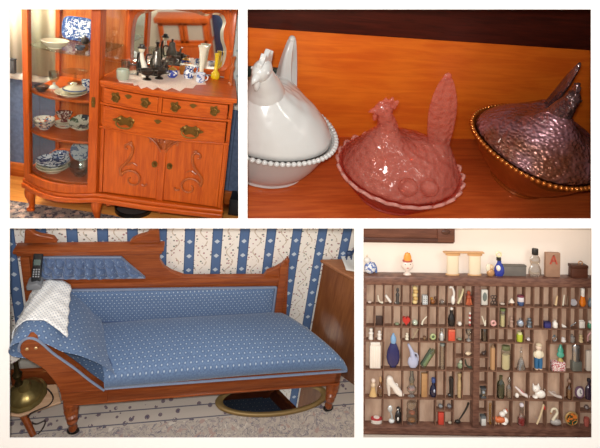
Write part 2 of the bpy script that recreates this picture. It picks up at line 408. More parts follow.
# base moulding, apron, legs
def fy(x): return yc(x) if x < 0 else -.012 * math.sin(PI * x / WR)
def moulding(name, z0, z1, off, mat):
    n = 48; xs = [-WL - .012 + (WL + WR + .024) * i / n for i in range(n + 1)]; m = MB()
    m.prism([(x, fy(max(-WL, min(WR, x))) + off) for x in xs] + [(WBK + .012, DP), (-WL - .012, DP)], z0, z1, 'xy'); return m.build(name, mat, cab, bevel=.006)
moulding('base_molding', HB - .006, HB + .026, -.022, OAKH); moulding('base_molding', HB + .026, HB + .05, -.010, OAKH)
n = 40; xs = [.05 + .66 * i / n for i in range(n + 1)]; m = MB()
m.prism([(x, HB - .004) for x in xs] + [(x, HB - .045 + .028 * abs(math.sin(PI * (x - .05) / .33)) ** .7) for x in reversed(xs)], .02, .04); m.build('apron', OAKH, cab)
xs = [-WL + .05 + (WL - .09) * i / n for i in range(n + 1)]
m = MB(); m.prism([(x, HB - .004) for x in xs] + [(x, HB - .03 + .016 * math.sin(PI * i / n)) for i, x in reversed(list(enumerate(xs)))], .02, .04); m.build('apron', OAKH, cab)
for (x, y, f) in ((-WL + .03, .075, 1), (-.008, .03, 1), (WR - .03, .03, 1), (-WL + .03, .40, 0), (-.008, .40, 0), (WBK - .03, .40, 0)):
    m = MB()
    if f:
        pr = [(0, 0, .176), (0, -.004, .165), (0, -.014, .14), (0, -.016, .115), (0, -.006, .08), (0, .004, .05), (0, 0, .026), (0, -.012, .018), (0, -.014, .0105 if x < .2 else 0)]
        rr = [.03, .032, .033, .029, .022, .017, .017, .024, .022]
        m.tube([Vector((x, y, 0)) + Vector(q) for q in pr], rr, 12)
    else: m.box((x, y, .088), (.035, .035, .176), .004)
    m.build('leg', OAK, cab)
# glazed half
ZT = 1.75
m = MB()
m.box((-WL + .014, .425, (HB + ZT) / 2), (.028, .03, ZT - HB)); m.box((-.014, .425, (HB + ZT) / 2), (.026, .03, ZT - HB))
m.box((-.012, .035, (HB + ZT) / 2), (.022, .05, ZT - HB)); m.box((-WL + .012, .08, (HB + ZT) / 2), (.024, .05, ZT - HB))
m.box((-WL + .012, .25, HB + .06), (.02, .34, .09)); m.box((-.012, .25, (HB + .93) / 2), (.018, .36, .93 - HB)); m.box((-WL / 2, .25, ZT - .03), (WL, .38, .06))
m.build('cabinet_frame', OAK, cab, bevel=.003)
m = MB(); m.box((-WL / 2, .436, (HB + ZT) / 2), (WL - .02, .012, ZT - HB)); m.build('back_panel', OAKD, cab)
def door_part(name, x0, x1, z0, z1, mat, parent, t=.022, off=-.012): return bowed(name, yc, x0, x1, z0, z1, t, mat, parent, 16, off=off)
door = MB()
def addbow(m, x0, x1, z0, z1, t, off, n=16):
    pts = [x0 + (x1 - x0) * i / n for i in range(n + 1)]
    m.prism([(x, yc(x) + off) for x in pts] + [(x, yc(x) + off + t) for x in reversed(pts)], z0, z1, 'xy')
addbow(door, -WL + .002, -WL + .052, .232, ZT, .024, -.012, 4); addbow(door, -.048, -.002, .232, ZT, .024, -.012, 4); addbow(door, -WL + .05, -.046, .232, .285, .022, -.012); addbow(door, -WL + .05, -.046, ZT - .08, ZT, .022, -.012)
door = door.build('glass_door', OAK, cab, bevel=.004)
m = MB(); addbow(m, -WL + .05, -.046, .285, ZT - .08, .003, 0, 20); m.build('glass_pane', GLASS, door)
h = MB(); h.T = Matrix.Translation((-.026, yc(-.026) - .014, .80)); h.prism([(-.008, -.03), (.008, -.03), (.011, 0), (.008, .03), (-.008, .03), (-.011, 0)], -.002, .003); h.lathe([(0, 0), (.004, 0), (.006, .012), (0, .016)], M=Matrix.Rotation(PI / 2, 4, 'X'), seg=10); h.build('lock_plate', BRASS, door)
m = MB(); m.box((-WL + .012, .25, (.29 + ZT) / 2), (.003, .32, ZT - .29)); m.build('side_glass', GLASS, cab)
m = MB(); m.box((-.012, .25, (.94 + ZT) / 2), (.003, .35, ZT - .94)); m.build('side_glass', GLASS, cab)
def shelf(z, mat, t):
    xs = [-WL + .03 + (WL - .06) * i / 16 for i in range(17)]; m = MB()
    m.prism([(x, yc(x) + .022) for x in xs] + [(-.03, .428), (-WL + .03, .428)], z - t, z, 'xy'); m.build('shelf', mat, cab, bevel=.004)
for z in (.795, .548): shelf(z, OAKH, .016)
shelf(.290, OAKH, .06); shelf(1.060, thin_glass('glass shelf', '#e9efe9', .06), .007)
# mirror with its serpentine frame
mirror_in = [(.015, 1.0), (.012, 1.12), (.02, 1.22), (.045, 1.275), (.10, 1.30), (.17, 1.335), (.25, 1.345), (.40, 1.345), (.48, 1.33), (.53, 1.345), (.575, 1.34), (.60, 1.30), (.592, 1.24), (.60, 1.18), (.622, 1.12), (.62, 1.05), (.60, 1.005), (.555, .985), (.45, .978), (.2, .965), (.05, .962), (.02, .975)]
mo = [Vector((x, 0, z)) for x, z in mirror_in]; mc = curve(mo, 5, True); cen = Vector((.31, 0, 1.15))
b = MB()
outer = []
for p in mc:
    d = p - cen; outer.append((p.x + .036 * (1 if d.x > 0 else -.6) * min(1, abs(d.x) / .2), p.z + .045 * (1 if d.z > 0 else -.2) * min(1, abs(d.z) / .12)))
N_ = len(mc)
for ya, yb_ in ((.405, .432),):
    vs_ = []; fs = []
    for i in range(N_): vs_ += [(mc[i].x, ya + .008, mc[i].z), (outer[i][0], ya, outer[i][1]), (outer[i][0], yb_, outer[i][1]), (mc[i].x, yb_, mc[i].z)]
    for i in range(N_):
        j = (i + 1) % N_
        for k in range(4): l = (k + 1) % 4; fs.append((4 * i + k, 4 * i + l, 4 * j + l, 4 * j + k))
    b.raw(vs_, fs)
fr = b.build('mirror_frame', OAK, cab, bevel=.003)
b = MB(); b.prism([(p.x, p.z) for p in mc], .420, .426); b.build('mirror_glass', MIRR, fr)
b = MB(); vs_ = []; fs = []
for i in range(N_): q = mc[i] + (cen - mc[i]).normalized() * .022; vs_ += [(mc[i].x, .4165, mc[i].z), (q.x, .4195, q.z)]
for i in range(N_): j = (i + 1) % N_; fs.append((2 * i, 2 * i + 1, 2 * j + 1, 2 * j))
b.raw(vs_, fs); b.build('bevelled_edge', plain('#f0f3f4', .12, 1.0), fr)
m = MB(); m.box((.325, .44, 1.2), (.63, .008, .52)); m.build('back_panel', OAKH, cab)
m = MB(); m.box((.645, .425, 1.17), (.04, .03, .48), .004); m.build('mirror_post', OAK, cab)
m = MB(); q = at(230.5, 85, 2, HC); m.lathe([(0, 0), (.017, 0), (.017, .012), (.011, .02), (.015, .05), (.009, .075), (.013, .10), (.016, .115), (.010, .13), (.012, .16), (.017, .17), (.017, .182), (0, .184)], (q.x, q.y, HC), 16); m.build('turned_column', SCR, cab)

# ---- ware
WHT = plain('#efeae0', .2, coat=.3); CRM = plain('#e7dcc4', .22, coat=.3)
WILL = china('blue transfer ware', '#e8e8ea', '#33508c', 55, .5); WILLR = china('blue rimmed plate', '#dfe2e6', '#44608f', 60, .53, ring=.052)
FLO = china('red floral ware', '#eadfcf', '#b0522f', 45, .56, ink2='#52658a'); DKF = china('dark red ware', '#d9c9bd', '#6e2d28', 50, .46); GRN = china('green leaf ware', '#e4e2cf', '#5f7358', 30, .57, ink2='#3b4450')
BLK = plain('#1d1a19', .3, coat=.3); SILV = plain('#6c6660', .25, .9, name='tarnished silver'); CLR = thin_glass('clear glass', '#f4f7f5', .12); GRG = thin_glass('green tinted glass', '#eff4ed', .2)
def bowlprof(r, h, t=.005, foot=.45):
    return [(0, .004), (r * foot, .004), (r * foot, 0), (r * foot * 1.08, 0), (r * foot * 1.1, .008), (r * .8, h * .45), (r, h), (r - t * .6, h + t * .3), (r - t, h - t * .3), (r * .75, h * .5), (r * .4, .014), (0, .012)]
def plateprof(r, h=.018, t=.004): return [(0, .002), (r * .55, .002), (r * .6, .0), (r * .64, .003), (r * .72, h * .45), (r, h), (r, h + t), (r * .7, h * .45 + t), (r * .6, .002 + t), (0, .002 + t)]
SC = 6.05e-3                                        # metres to a pixel at the cabinet
def ware(px, py, z, name, label, cat, prof, mat, group=None, tilt=None, seg=32, dz=0, wob=None):
    q = at(px, py, 2, z); m = MB(); m.lathe(prof, seg=seg, wob=wob); r = max(p[0] for p in prof)
    if tilt is not None: r *= .45
    q.x = min(max(q.x, -WL + .032 + r), -.034 - r); q.y = min(max(q.y, yc(q.x) + .018 + r), .42 - r)
    return single(m, name, mat, label, cat, (q.x, q.y, z + .0005 + dz), 0, group, tilt)
# glass shelf
q = at(77, 41, 2, 1.06)
m = MB(); n = 36; P_ = []
for k in range(n): t = 2 * PI * k / n; P_.append((math.copysign(abs(math.cos(t)) ** .5, math.cos(t)) * .096, .074 + math.copysign(abs(math.sin(t)) ** .5, math.sin(t)) * .074))
g = G('willow platter print'); rx = (g.x / .096).abs(); rz_ = ((g.z - .074) / .074).abs(); edge = rx.max(rz_)
g.set('Base Color', g.mix(edge.gt(.76), g.mix(g.noise(70, 4, None, 1).gt(.5), '#e6e9ee', '#3d5c98'), g.mix(g.noise(90, 2).gt(.6), '#34508c', '#8ea3c8'))).set('Roughness', .15); M_plat = g.m
m.prism(P_, -.004, .004)
single(m, 'serving_platter', M_plat, 'blue and white oblong platter standing upright on the glass shelf', 'platter', (q.x, min(q.y, .36), 1.0605), .05, bevel=.003, tilt=Matrix.Rotation(-.16, 4, 'X'))
ware(80, 50, 1.06, 'sauce_dish', 'small dark blue glass dish in front of the upright platter', 'dish', bowlprof(.03, .022), plain('#4c5668', .15, coat=.5))
q = at(85, 44, 2, 1.06); t = thing('creamer', 'small dark teapot at the right end of the glass shelf', 'teapot', (q.x, q.y, 1.0605))
m = MB(); m.lathe([(0, 0), (.016, 0), (.025, .02), (.02, .036), (.01, .042), (.004, .05), (0, .052)], seg=20); m.build('body', BLK, t)
m = MB(); m.tube(curve([(.018, 0, .012), (.034, 0, .02), (.04, 0, .034)], 5), [.006 - .0003 * i for i in range(11)], 8); m.build('spout', BLK, t)
m = MB(); m.tube(curve([(-.02, 0, .03), (-.036, 0, .03), (-.036, 0, .014), (-.02, 0, .01)], 5), .003, 6); m.build('handle', BLK, t)
ware(55, 48, 1.06, 'serving_bowl', 'pale cream wide bowl at the left of the glass shelf', 'bowl', bowlprof(.072, .042), CRM)
# wooden shelf under it
ware(68, 97, .795, 'dinner_plate', 'large cream dinner plate under a covered dish on the upper wooden shelf', 'plate', plateprof(.086, .02), CRM)
q = at(68, 95, 2, .815); t = thing('covered_dish', 'cream covered dish with a blue rim on the large cream plate', 'dish', (q.x, max(q.y + .005, yc(q.x) + .125), .8035))
m = MB(); m.lathe([(0, .003), (.035, .003), (.05, .012), (.064, .024), (.062, .027), (0, .022)]); m.build('body', CRM, t)
m = MB(); m.lathe([(.066, .026), (.066, .031), (.06, .032), (.06, .026)]); m.build('rim', plain('#5a6a94', .2), t)
m = MB(); m.lathe([(.06, .030), (.045, .042), (.015, .05), (.008, .054), (.012, .062), (0, .066)]); m.build('lid', CRM, t)
ware(40, 92, .795, 'glass_bowl', 'pale blue glass bowl at the left end of the upper wooden shelf', 'bowl', bowlprof(.042, .032), thin_glass('blue tinted glass', '#b7cbe0', .12))
q = at(54, 88, 2, .795); t = thing('goblet', 'green glass goblet with a white foot behind the cream plate', 'goblet', (q.x, q.y, .7955))
m = MB(); m.lathe([(0, 0), (.028, 0), (.024, .01), (.008, .02), (.007, .035), (0, .036)], seg=20); m.build('foot', WHT, t)
m = MB(); m.lathe([(0, .036), (.018, .04), (.027, .06), (.03, .1), (.028, .1), (.024, .06), (0, .044)], seg=20); m.build('bowl', GRG, t)
for i, (px, py, lab) in enumerate(((86, 92, 'front blue and white teacup by the door edge of the upper wooden shelf'), (86, 88, 'second blue and white teacup balanced inside the front one'))):
    q = at(86.5, 93, 2, .795); t = thing('teacup', lab, 'cup', (q.x - .004, q.y + .005, .7955 + .032 * i), 0, 'teacups on the upper wooden shelf')
    m = MB(); m.lathe([(0, .002), (.014, 0), (.016, .004), (.024, .02), (.028, .045), (.026, .045), (.022, .02), (0, .008)], seg=20); m.build('body', WILL, t)
    m = MB(); m.tube(curve([(.024, 0, .036), (.042, 0, .034), (.038, 0, .016), (.02, 0, .014)], 4), .003, 6); m.build('handle', WILL, t)
q = at(74, 84, 2, .795); t = thing('cake_stand', 'clear glass footed cake stand behind the cream plate', 'cake stand', (q.x, .30, .7955))
m = MB(); m.lathe([(0, 0), (.045, 0), (.04, .008), (.01, .02), (.008, .07), (0, .071)]); m.build('pedestal', CLR, t)
m = MB(); m.lathe([(0, .071), (.07, .074), (.074, .082), (.07, .082), (0, .077)]); m.build('plate', CLR, t)
# lower wooden shelf
for i in range(2): ware(42, 128, .548, 'soup_bowl', ('lower', 'upper')[i] + ' of two red floral bowls nested at the left of the lower wooden shelf', 'bowl', bowlprof(.060, .042), FLO, 'floral bowls on the lower wooden shelf', dz=.019 * i)
for i in range(3): ware(64, 127, .548, 'saucer', ('bottom', 'middle', 'top')[i] + ' saucer of the stack under the dark red bowl', 'saucer', plateprof(.052, .013), FLO if i % 2 else CRM, 'saucers on the lower wooden shelf', dz=.008 * i)
ware(64, 127, .548, 'sugar_bowl', 'dark red and white footed bowl on a stack of saucers', 'bowl', [(0, 0), (.022, 0), (.018, .008), (.014, .014), (.036, .03), (.048, .058), (.045, .058), (.03, .03), (0, .022)], DKF, dz=.037)
ware(81, 129, .548, 'salad_plate', 'lower cream plate at the right of the lower wooden shelf', 'plate', plateprof(.062), CRM, 'plates on the lower wooden shelf')
ware(81, 129, .548, 'salad_plate', 'cream plate with green leaf pattern lying on another plate', 'plate', plateprof(.066, .016), GRN, 'plates on the lower wooden shelf', dz=.034, tilt=Matrix.Rotation(.38, 4, 'X'))
# cabinet floor
for i in range(3): ware(50, 173, .290, 'soup_bowl', ('lowest', 'middle', 'topmost, blue patterned')[i] + ' bowl of the stack at the front of the cabinet floor', 'bowl', bowlprof(.094, .036, foot=.5), CRM if i < 2 else china('blue printed bowl', '#dcdfe6', '#3a4a72', 34, .5), 'bowls stacked on the cabinet floor', dz=.0185 * i)
for i in range(2): ware(60, 163, .290, 'deep_bowl', ('lower', 'upper')[i] + ' blue patterned deep bowl behind the stack on the cabinet floor', 'bowl', bowlprof(.054, .045), china('blue sprig bowl %d' % i, '#c9d0e0', '#41538a', 50, .5), 'blue deep bowls on the cabinet floor', dz=.021 * i)
ware(80, 175, .290, 'punch_bowl', 'cut glass bowl at the right of the cabinet floor', 'bowl', bowlprof(.066, .075), GRG, wob=lambda t: 1 + .025 * math.cos(16 * t))
ware(81, 160, .290, 'display_plate', 'grey and blue plate standing upright behind the cut glass bowl', 'plate', plateprof(.064, .012), china('grey blue plate', '#c8ccd0', '#6b7894', 36, .55), tilt=Matrix.Translation((0, 0, .064)) @ Matrix.Rotation(PI / 2 - .18, 4, 'X'))

# ---- on the countertop
g = G('pink lace'); g.set('Base Color', g.mix(g.vor(110).lt(.25), '#f0d9cc', '#d9b3a0')).set('Roughness', .95).bump(g.noise(220, 2), .5, .002); M_lace1 = g.m
dl = [at(px, py, 2, HC) for px, py in ((119, 82), (133, 83.5), (134, 86), (138, 85), (141, 89), (147, 87), (153, 90), (158, 87.5), (165, 91), (172, 88), (180, 91.5), (185, 88), (193, 88.5), (196, 85), (206, 84.5), (203, 78), (196, 74), (180, 71), (160, 70), (140, 70), (125, 72), (117, 77))]
m = MB(); m.prism([(p.x, p.y) for p in dl], HC + .0005, HC + .003, 'xy'); single(m, 'lace_doily', M_lace1, 'pinkish white lace doily with a jagged edge on the oak countertop', 'doily')
ZC = HC + .0032
def stand(px, py, name, label, cat, group=None, rz=0, z=ZC):
    q = at(px, py, 2, z); return thing(name, label, cat, (q.x, q.y, z), rz, group)
def L(t, part, mat, prof, seg=22, **k): m = MB(); m.lathe(prof, seg=seg, **k); return m.build(part, mat, t)
t = stand(122.5, 79, 'sugar_jar', 'greenish pressed glass jar at the left end of the doily', 'jar'); L(t, 'body', plain('#a9b09c', .15, coat=.6), [(0, 0), (.03, 0), (.034, .01), (.036, .05), (.033, .058), (.03, .056), (.03, .012), (0, .008)], wob=lambda a: 1 + .03 * math.cos(14 * a))
t = stand(125, 74, 'glass_tumbler', 'clear glass tumbler behind the greenish jar', 'glass', z=HC + .0032); L(t, 'body', CLR, [(0, 0), (.022, 0), (.028, .085), (.026, .085), (.02, .006), (0, .006)])
t = stand(133, 74, 'glass_cruet', 'tall clear glass cruet between the jar and the white lady figurine', 'bottle'); L(t, 'body', CLR, [(0, 0), (.024, 0), (.028, .03), (.014, .06), (.008, .1), (.012, .11), (0, .112)]); L(t, 'stopper', CLR, [(0, .112), (.012, .118), (.012, .135), (0, .146)])
t = stand(142.5, 76, 'lady_figurine', 'white lady figurine with a dark hat standing by the dark bowl', 'figurine')
m = MB(); m.tube(curve([(.012, 0, 0), (.010, 0, .05), (-.006, 0, .1), (-.012, 0, .14)], 5), [.02 - .0007 * i for i in range(16)], 12); m.build('gown', plain('#efeadb', .3), t)
m = MB(); m.sph((-.012, 0, .158), .018, 14); m.build('head', plain('#e8dcc0', .4), t); m = MB(); m.lathe([(0, .168), (.026, .168), (.024, .174), (.016, .178), (.014, .19), (0, .194)], (-.012, 0, 0), 18); m.build('hat', BLK, t)
m = MB(); m.tube(curve([(-.03, .0, .14), (-.035, 0, .09), (-.03, 0, .02), (-.03, 0, 0)], 5), .007, 8); m.build('cloak', BLK, t)
t = stand(155, 75, 'coffee_pot', 'tall dark silver coffee pot behind the footed bowls', 'coffee pot')
L(t, 'body', SILV, [(0, 0), (.03, 0), (.024, .01), (.034, .04), (.036, .08), (.022, .12), (.02, .135), (0, .136)]); L(t, 'lid', SILV, [(.021, .136), (.018, .15), (.006, .158), (.008, .17), (0, .178)])
m = MB(); m.tube(curve([(.03, 0, .05), (.055, 0, .07), (.06, 0, .11), (.07, 0, .125)], 5), [.01 - .0004 * i for i in range(16)], 8); m.build('spout', SILV, t); m = MB(); m.tube(curve([(-.024, 0, .12), (-.055, 0, .115), (-.055, 0, .06), (-.032, 0, .05)], 5), .005, 8); m.build('handle', BLK, t)
FB = [(0, 0), (.026, 0), (.022, .006), (.008, .012), (.01, .022), (.034, .034), (.044, .06), (.041, .06), (.03, .036), (0, .03)]
for px, py, lab in ((147, 79.5, 'dark tarnished footed bowl in front of the coffee pot, left one'), (159, 78.5, 'dark tarnished footed bowl in front of the coffee pot, right one')):
    t = stand(px, py, 'footed_bowl', lab, 'bowl', 'tarnished footed bowls'); L(t, 'body', plain('#3c322c', .3, .7), FB)
    for s in (-1, 1): m = MB(); m.tube(curve([(s * .04, 0, .056), (s * .058, 0, .06), (s * .055, 0, .04), (s * .036, 0, .038)], 4), .003, 6); m.build('handle', SILV, t)
t = stand(140, 72.5, 'bud_vase', 'slim black bud vase behind the white lady figurine', 'vase'); L(t, 'body', BLK, [(0, 0), (.018, 0), (.02, .03), (.009, .07), (.008, .12), (.014, .14), (.011, .14), (0, .06)])
t = stand(164, 73, 'silver_creamer', 'dark silver creamer with a looped handle right of the coffee pot', 'pitcher'); L(t, 'body', SILV, [(0, 0), (.02, 0), (.03, .03), (.02, .06), (.026, .08), (.022, .08), (0, .03)])
m = MB(); m.tube(curve([(.022, 0, .07), (.045, 0, .08), (.045, 0, .04), (.026, 0, .03)], 4), .004, 8); m.build('handle', SILV, t)
BW = china('cobalt band ware', '#e9e6e0', '#3244a0', 38, .47)
t = stand(172, 77, 'sugar_bowl', 'round blue and white sugar bowl with a gold lid on the doily', 'bowl'); L(t, 'body', BW, [(0, 0), (.022, 0), (.034, .016), (.035, .034), (.026, .048), (0, .048)]); L(t, 'lid', plain('#c99a4a', .3, .6), [(.028, .048), (.02, .056), (.006, .06), (.006, .066), (0, .07)])
t = stand(183, 74, 'honey_pot', 'small amber lustre cup behind the blue and white sugar bowl', 'cup'); L(t, 'body', plain('#b8702c', .2, .4), [(0, 0), (.02, 0), (.026, .03), (.028, .05), (.025, .05), (0, .01)])
t = stand(188.5, 78, 'cream_pitcher', 'blue and white cream pitcher in front of the fluted vase', 'pitcher'); L(t, 'body', WILL, [(0, 0), (.026, 0), (.033, .02), (.03, .042), (.022, .056), (.027, .07), (.024, .07), (.018, .055), (0, .02)])
m = MB(); m.tube(curve([(.02, 0, .058), (.038, .0, .085), (.05, 0, .07), (.044, 0, .035), (.028, 0, .024)], 4), .005, 8); m.build('handle', WILL, t)
t = stand(200, 82, 'mug', 'pale blue and white mug at the right end of the doily', 'mug'); L(t, 'body', china('pale blue ware', '#dfe4ee', '#6f86b8', 48, .56), [(0, 0), (.022, 0), (.028, .014), (.027, .05), (.03, .056), (.027, .056), (.023, .012), (0, .006)])
m = MB(); m.tube(curve([(.026, 0, .046), (.044, 0, .042), (.042, 0, .02), (.026, 0, .014)], 4), .0035, 8); m.build('handle', WILL, t)
t = stand(201, 76, 'bud_vase', 'tall fluted white bud vase behind the pale mug', 'vase'); L(t, 'body', plain('#ece6d2', .25, coat=.3), [(0, 0), (.022, 0), (.018, .012), (.012, .03), (.015, .08), (.022, .16), (.03, .188), (.034, .196), (.03, .196), (.018, .16), (0, .1)], wob=lambda a: 1 + .05 * math.cos(9 * a))
q = at(216, 77.5, 2, HC); t = thing('bud_vase', 'tall yellow glass bud vase on bare oak right of the doily', 'vase', (q.x, q.y - .035, HC + .0005)); L(t, 'body', plain('#e0bc18', .12, coat=.6), [(0, 0), (.024, 0), (.03, .014), (.026, .036), (.012, .055), (.011, .1), (.014, .15), (.017, .165), (.014, .165), (.009, .1), (0, .04)])

# ---- left of the cabinet and on the floor
g = G('cream drapery'); n = g.noise(9, 2, (1, 1, .05)); g.set('Base Color', g.mix(n.ramp(.4, .6), '#d9d0bb', '#bcb498')).set('Roughness', .9); M_drape = g.m
m = MB(); m.grid(lambda u, v: (-.98 + .62 * u, .462 + .012 * math.sin(u * 46) + .006 * math.sin(u * 19), .765 + v * 1.0), 70, 2); single(m, 'window_drape', M_drape, 'cream drape hanging on the wall behind the left end of the cabinet', 'curtain', thick=.003)
q = at(13, 60, 1, .46); t = thing('plant_stand_box', 'dark grey box on the chair rail left of the cabinet', 'box', (q.x, .452, .761)); m = MB(); m.box((0, -.01, .045), (.05, .03, .09), .004); m.build('body', plain('#4b4a4c', .6), t); m = MB(); m.box((0, -.01, .094), (.054, .034, .008), .002); m.build('lid', plain('#333336', .5), t)
q = at(131, 214, 2, 0); t = thing('round_tray', 'round black-rimmed metal tray on the floor under the drawers', 'tray', (q.x, q.y + .05, .001)); L(t, 'rim', plain('#151413', .4), [(.10, 0), (.118, .004), (.12, .03), (.112, .034), (.104, .012)], 40); L(t, 'plate', plain('#8d8a86', .3, .7), [(0, .004), (.105, .006), (.105, .012), (0, .010)], 40)
q = at(229, 216, 2, 0); t = thing('floor_speaker', 'black box standing on the floor right of the cabinet', 'box', (q.x + .07, .40, .001)); m = MB(); m.box((0, 0, .06), (.16, .14, .12), .006); m.build('body', plain('#141414', .5), t); m = MB(); m.box((0, -.072, .06), (.13, .004, .09), .002); m.build('grille', plain('#232323', .8), t)

# ================================================================ 2. wooden shelf with three glass hen dishes
CUR = 2
housing((243.5, 680, -140, 222.5), (243.5, 690, -140, 222.5), 4.4, plain('#8a4a22', .7), ('ceiling', 'wall_left', 'wall_right', 'wall_back', 'floor'))
g = G('varnished pine back'); n = g.noise(2.6, 6, (1, 10, 10), .8, .6); n2 = g.noise(3.5, 2, (.6, 2, 2))
g.set('Base Color', g.mix((n * .6 + n2 * .4).ramp(.33, .68), '#cc5a16', '#e2751f')).set('Roughness', .38).set('Coat Weight', .25).set('Coat Roughness', .25); M_pback = g.m
g = G('varnished shelf board'); n = g.noise(3.0, 6, (1, 14, 14), .6, .6)
g.set('Base Color', g.mix(n.ramp(.33, .68), '#a5441a', '#bf5a25')).set('Roughness', .42).set('Coat Weight', .2).set('Coat Roughness', .3); M_pshelf = g.m
b = MB(); b.box((.85, .022, .55), (3.5, .044, 1.1)); struct(b, 'wall_back', M_pback)
b = MB(); b.box((.85, -.40, -.022), (3.5, .84, .044), .004); struct(b, 'shelf_board_floor', M_pshelf)
b = MB(); b.box((.85, -.009, .992), (3.5, .017, .425), .004); struct(b, 'shade_strip', wood('painted shelf shade', '#30100a', '#4a1a10', 0, 4, .5, .15))  # dark strip in place of the upper shelf's shadow on the back board
b = MB(); b.box((.85, -.22, 1.38), (3.5, .55, .044), .01); struct(b, 'ceiling_shelf', M_pshelf)
q = at(289, 78, 1, -.03)
t = thing('tin_box', 'dark green edged tan box against the back board behind the white hen', 'box', (q.x - .33, -.019, .001))
m = MB(); m.box((0, 0, .233), (.66, .03, .465), .006); m.build('body', plain('#a5764c', .6, var=.15), t); m = MB(); m.box((0, 0, .497), (.68, .034, .06), .006); m.build('lid', plain('#2d3b35', .5), t)

def hen(loc, rz, label, mats, a=.36, bb=.30, foot=.17, zr=.15, hb=.17, seg=72, beads=0, wav=.0, nx=.5, neck=.12, nw=.12, tail=(.16, .34), tw=.018, hx_=None, hz_=None, bead_r=.014, lean=.0, eggs=False, sag=.0, tl=-.16, tp=.62, hk=1.0):
    """a covered dish in the shape of a sitting hen; she faces local +X"""
    t = thing('hen_dish', label, 'dish', loc, rz, None, Matrix.Scale(1.1, 4)); M_d, M_l, M_h, M_b = mats
    W = lambda th: 1 + wav * math.cos(4 * th)
    m = MB(); prof = [(0, .006), (foot * .9, .004), (foot, 0), (foot * 1.05, .006), (foot * 1.0, .022), (foot * 1.12, .036), (foot + (a - foot) * .55, zr * .46), (a * .92, zr * .80), (a, zr), (a * .985, zr + .008), (a * .95, zr), (a * .76, zr * .62), (foot, .05), (0, .04)]
    m.lathe(prof, seg=seg, sy=bb / a, wob=W); d = m.build('base_dish', M_d, t, sub=1)
    if beads:
        m = MB()
        for k in range(beads):
            th = 2 * PI * k / beads; q = W(th) * 1.01
            m.sph((a * q * math.cos(th), bb * q * math.sin(th), zr + .004), (bead_r, bead_r, bead_r * .95), 10)
        m.build('beaded_rim', M_b, d)
    else:
        m = MB(); m.tube([(a * math.cos(th) * (1 + .02 * math.cos(26 * th)), bb * math.sin(th) * (1 + .02 * math.cos(26 * th)), zr + .008 * math.cos(26 * th)) for th in [2 * PI * k / 182 for k in range(182)]], .009, 8, True); m.build('scalloped_rim', M_b, d)
    def dome(u, v):
        r = u; th = 2 * PI * v; x, y = a * .93 * r * W(th) * math.cos(th), bb * .93 * r * W(th) * math.sin(th)
        z = zr + .006 + hb * (1 - r ** 2.6) ** .85
        z += neck * math.exp(-(((x - nx * a) / nw) ** 2 + (y / nw) ** 2)) * (1 - r ** 6)
        z += .05 * math.exp(-(((x + .62 * a) / .10) ** 2 + (y / .07) ** 2)) * (1 - r ** 6)
        z -= sag * math.exp(-(((x + .1 * a) / .12) ** 2)) * (1 - r ** 2)
        f = math.sin(PI * min(1, r)) * .004
        z += f * math.sin(26 * r * a / .36) * math.cos(9 * th)
        return (x, y, z)
    m = MB(); m.grid(dome, 30, 72, cv=True)
    if eggs:
        for ph in eggs: m.sph((a * .80 * math.cos(ph), bb * .80 * math.sin(ph), zr + .075), (.042, .042, .036), 16)
    lid = m.build('lid', M_l, t, thick=.012)
    hx = nx * a + lean; hz = dome(min(1, nx / .93), 0)[2]
    HK = Matrix.Translation((hx, 0, hz)) @ Matrix.Diagonal((hk, hk, hk, 1)) @ Matrix.Translation((-hx, 0, -hz))
    m = MB(); m.T = HK; m.tube(curve([(hx - .03 - lean * .6, 0, hz - .06), (hx - .01, 0, hz + .0), (hx + .012, 0, hz + .045), (hx + .03, 0, hz + .085)], 6), [nw * .62 - (nw * .62 - .034) * (i / 18) ** .7 for i in range(19)], 18)
    m.sph((hx + .034, 0, hz + .092), (.048, .034, .040), 18)
    m.lathe([(.018, 0), (.012, .022), (0, .045)], seg=12, M=Matrix.Translation((hx + .068, 0, hz + .088)) @ Matrix.Rotation(PI / 2 + .35, 4, 'Y'))
    m.sph((hx + .066, 0, hz + .05), (.012, .012, .026), 10)
    for s in (-1, 1): m.sph((hx + .05, s * .029, hz + .10), .007, 8)
    h = m.build('head', M_h, lid)
    m = MB(); m.T = HK; m.prism([(hx - .022, hz + .097), (hx - .028, hz + .147), (hx - .006, hz + .139), (hx + .004, hz + .165), (hx + .022, hz + .145), (hx + .038, hz + .161), (hx + .05, hz + .137), (hx + .066, hz + .133), (hx + .07, hz + .112), (hx + .02, hz + .112)], -.010, .010); m.build('comb', M_h, h, bevel=.005)
    tx, tz = -tp * a, dome(.66, .5)[2] - .03
    wd, ht = tail
    def fan(u, v):                                   # upright tail: a lens section that narrows to a rounded tip
        th = 2 * PI * v; hgt = ht * u
        half = wd * .5 * (.62 + .75 * u - 1.15 * u ** 3) if u < 1 else wd * .05
        thk = tw * (1.1 - .75 * u)
        return (tx + tl * hgt + half * math.cos(th), thk * math.sin(th) * (1 + .2 * math.cos(7 * th)), tz + hgt)
    m = MB(); m.grid(fan, 24, 28, cv=True); m.sph((tx + tl * ht, 0, tz + ht * .985), (wd * .12, tw * .4, .022), 12); m.build('tail', M_h, lid)
    return t
def glassy(name, color, rough, trans, metal=0.0, bscale=60, bst=.5, film=0.0, thin=0, coat=.4, stretch=(1, 1, 1)):
    g = G(name); v = g.vor(bscale, 'SMOOTH_F1', stretch)
    if isinstance(color, tuple): c = g.mix(g.noise(5, 2).ramp(.35, .65), *color)
    else: c = color
    g.set('Base Color', c).set('Roughness', rough).set('Transmission Weight', trans).set('Metallic', metal).set('Coat Weight', coat).set('Coat Roughness', .08)
    if film: g.set('Thin Film Thickness', film).set('Thin Film IOR', 1.5)
    if bst: g.bump(v, bst, .02)
    return g.m
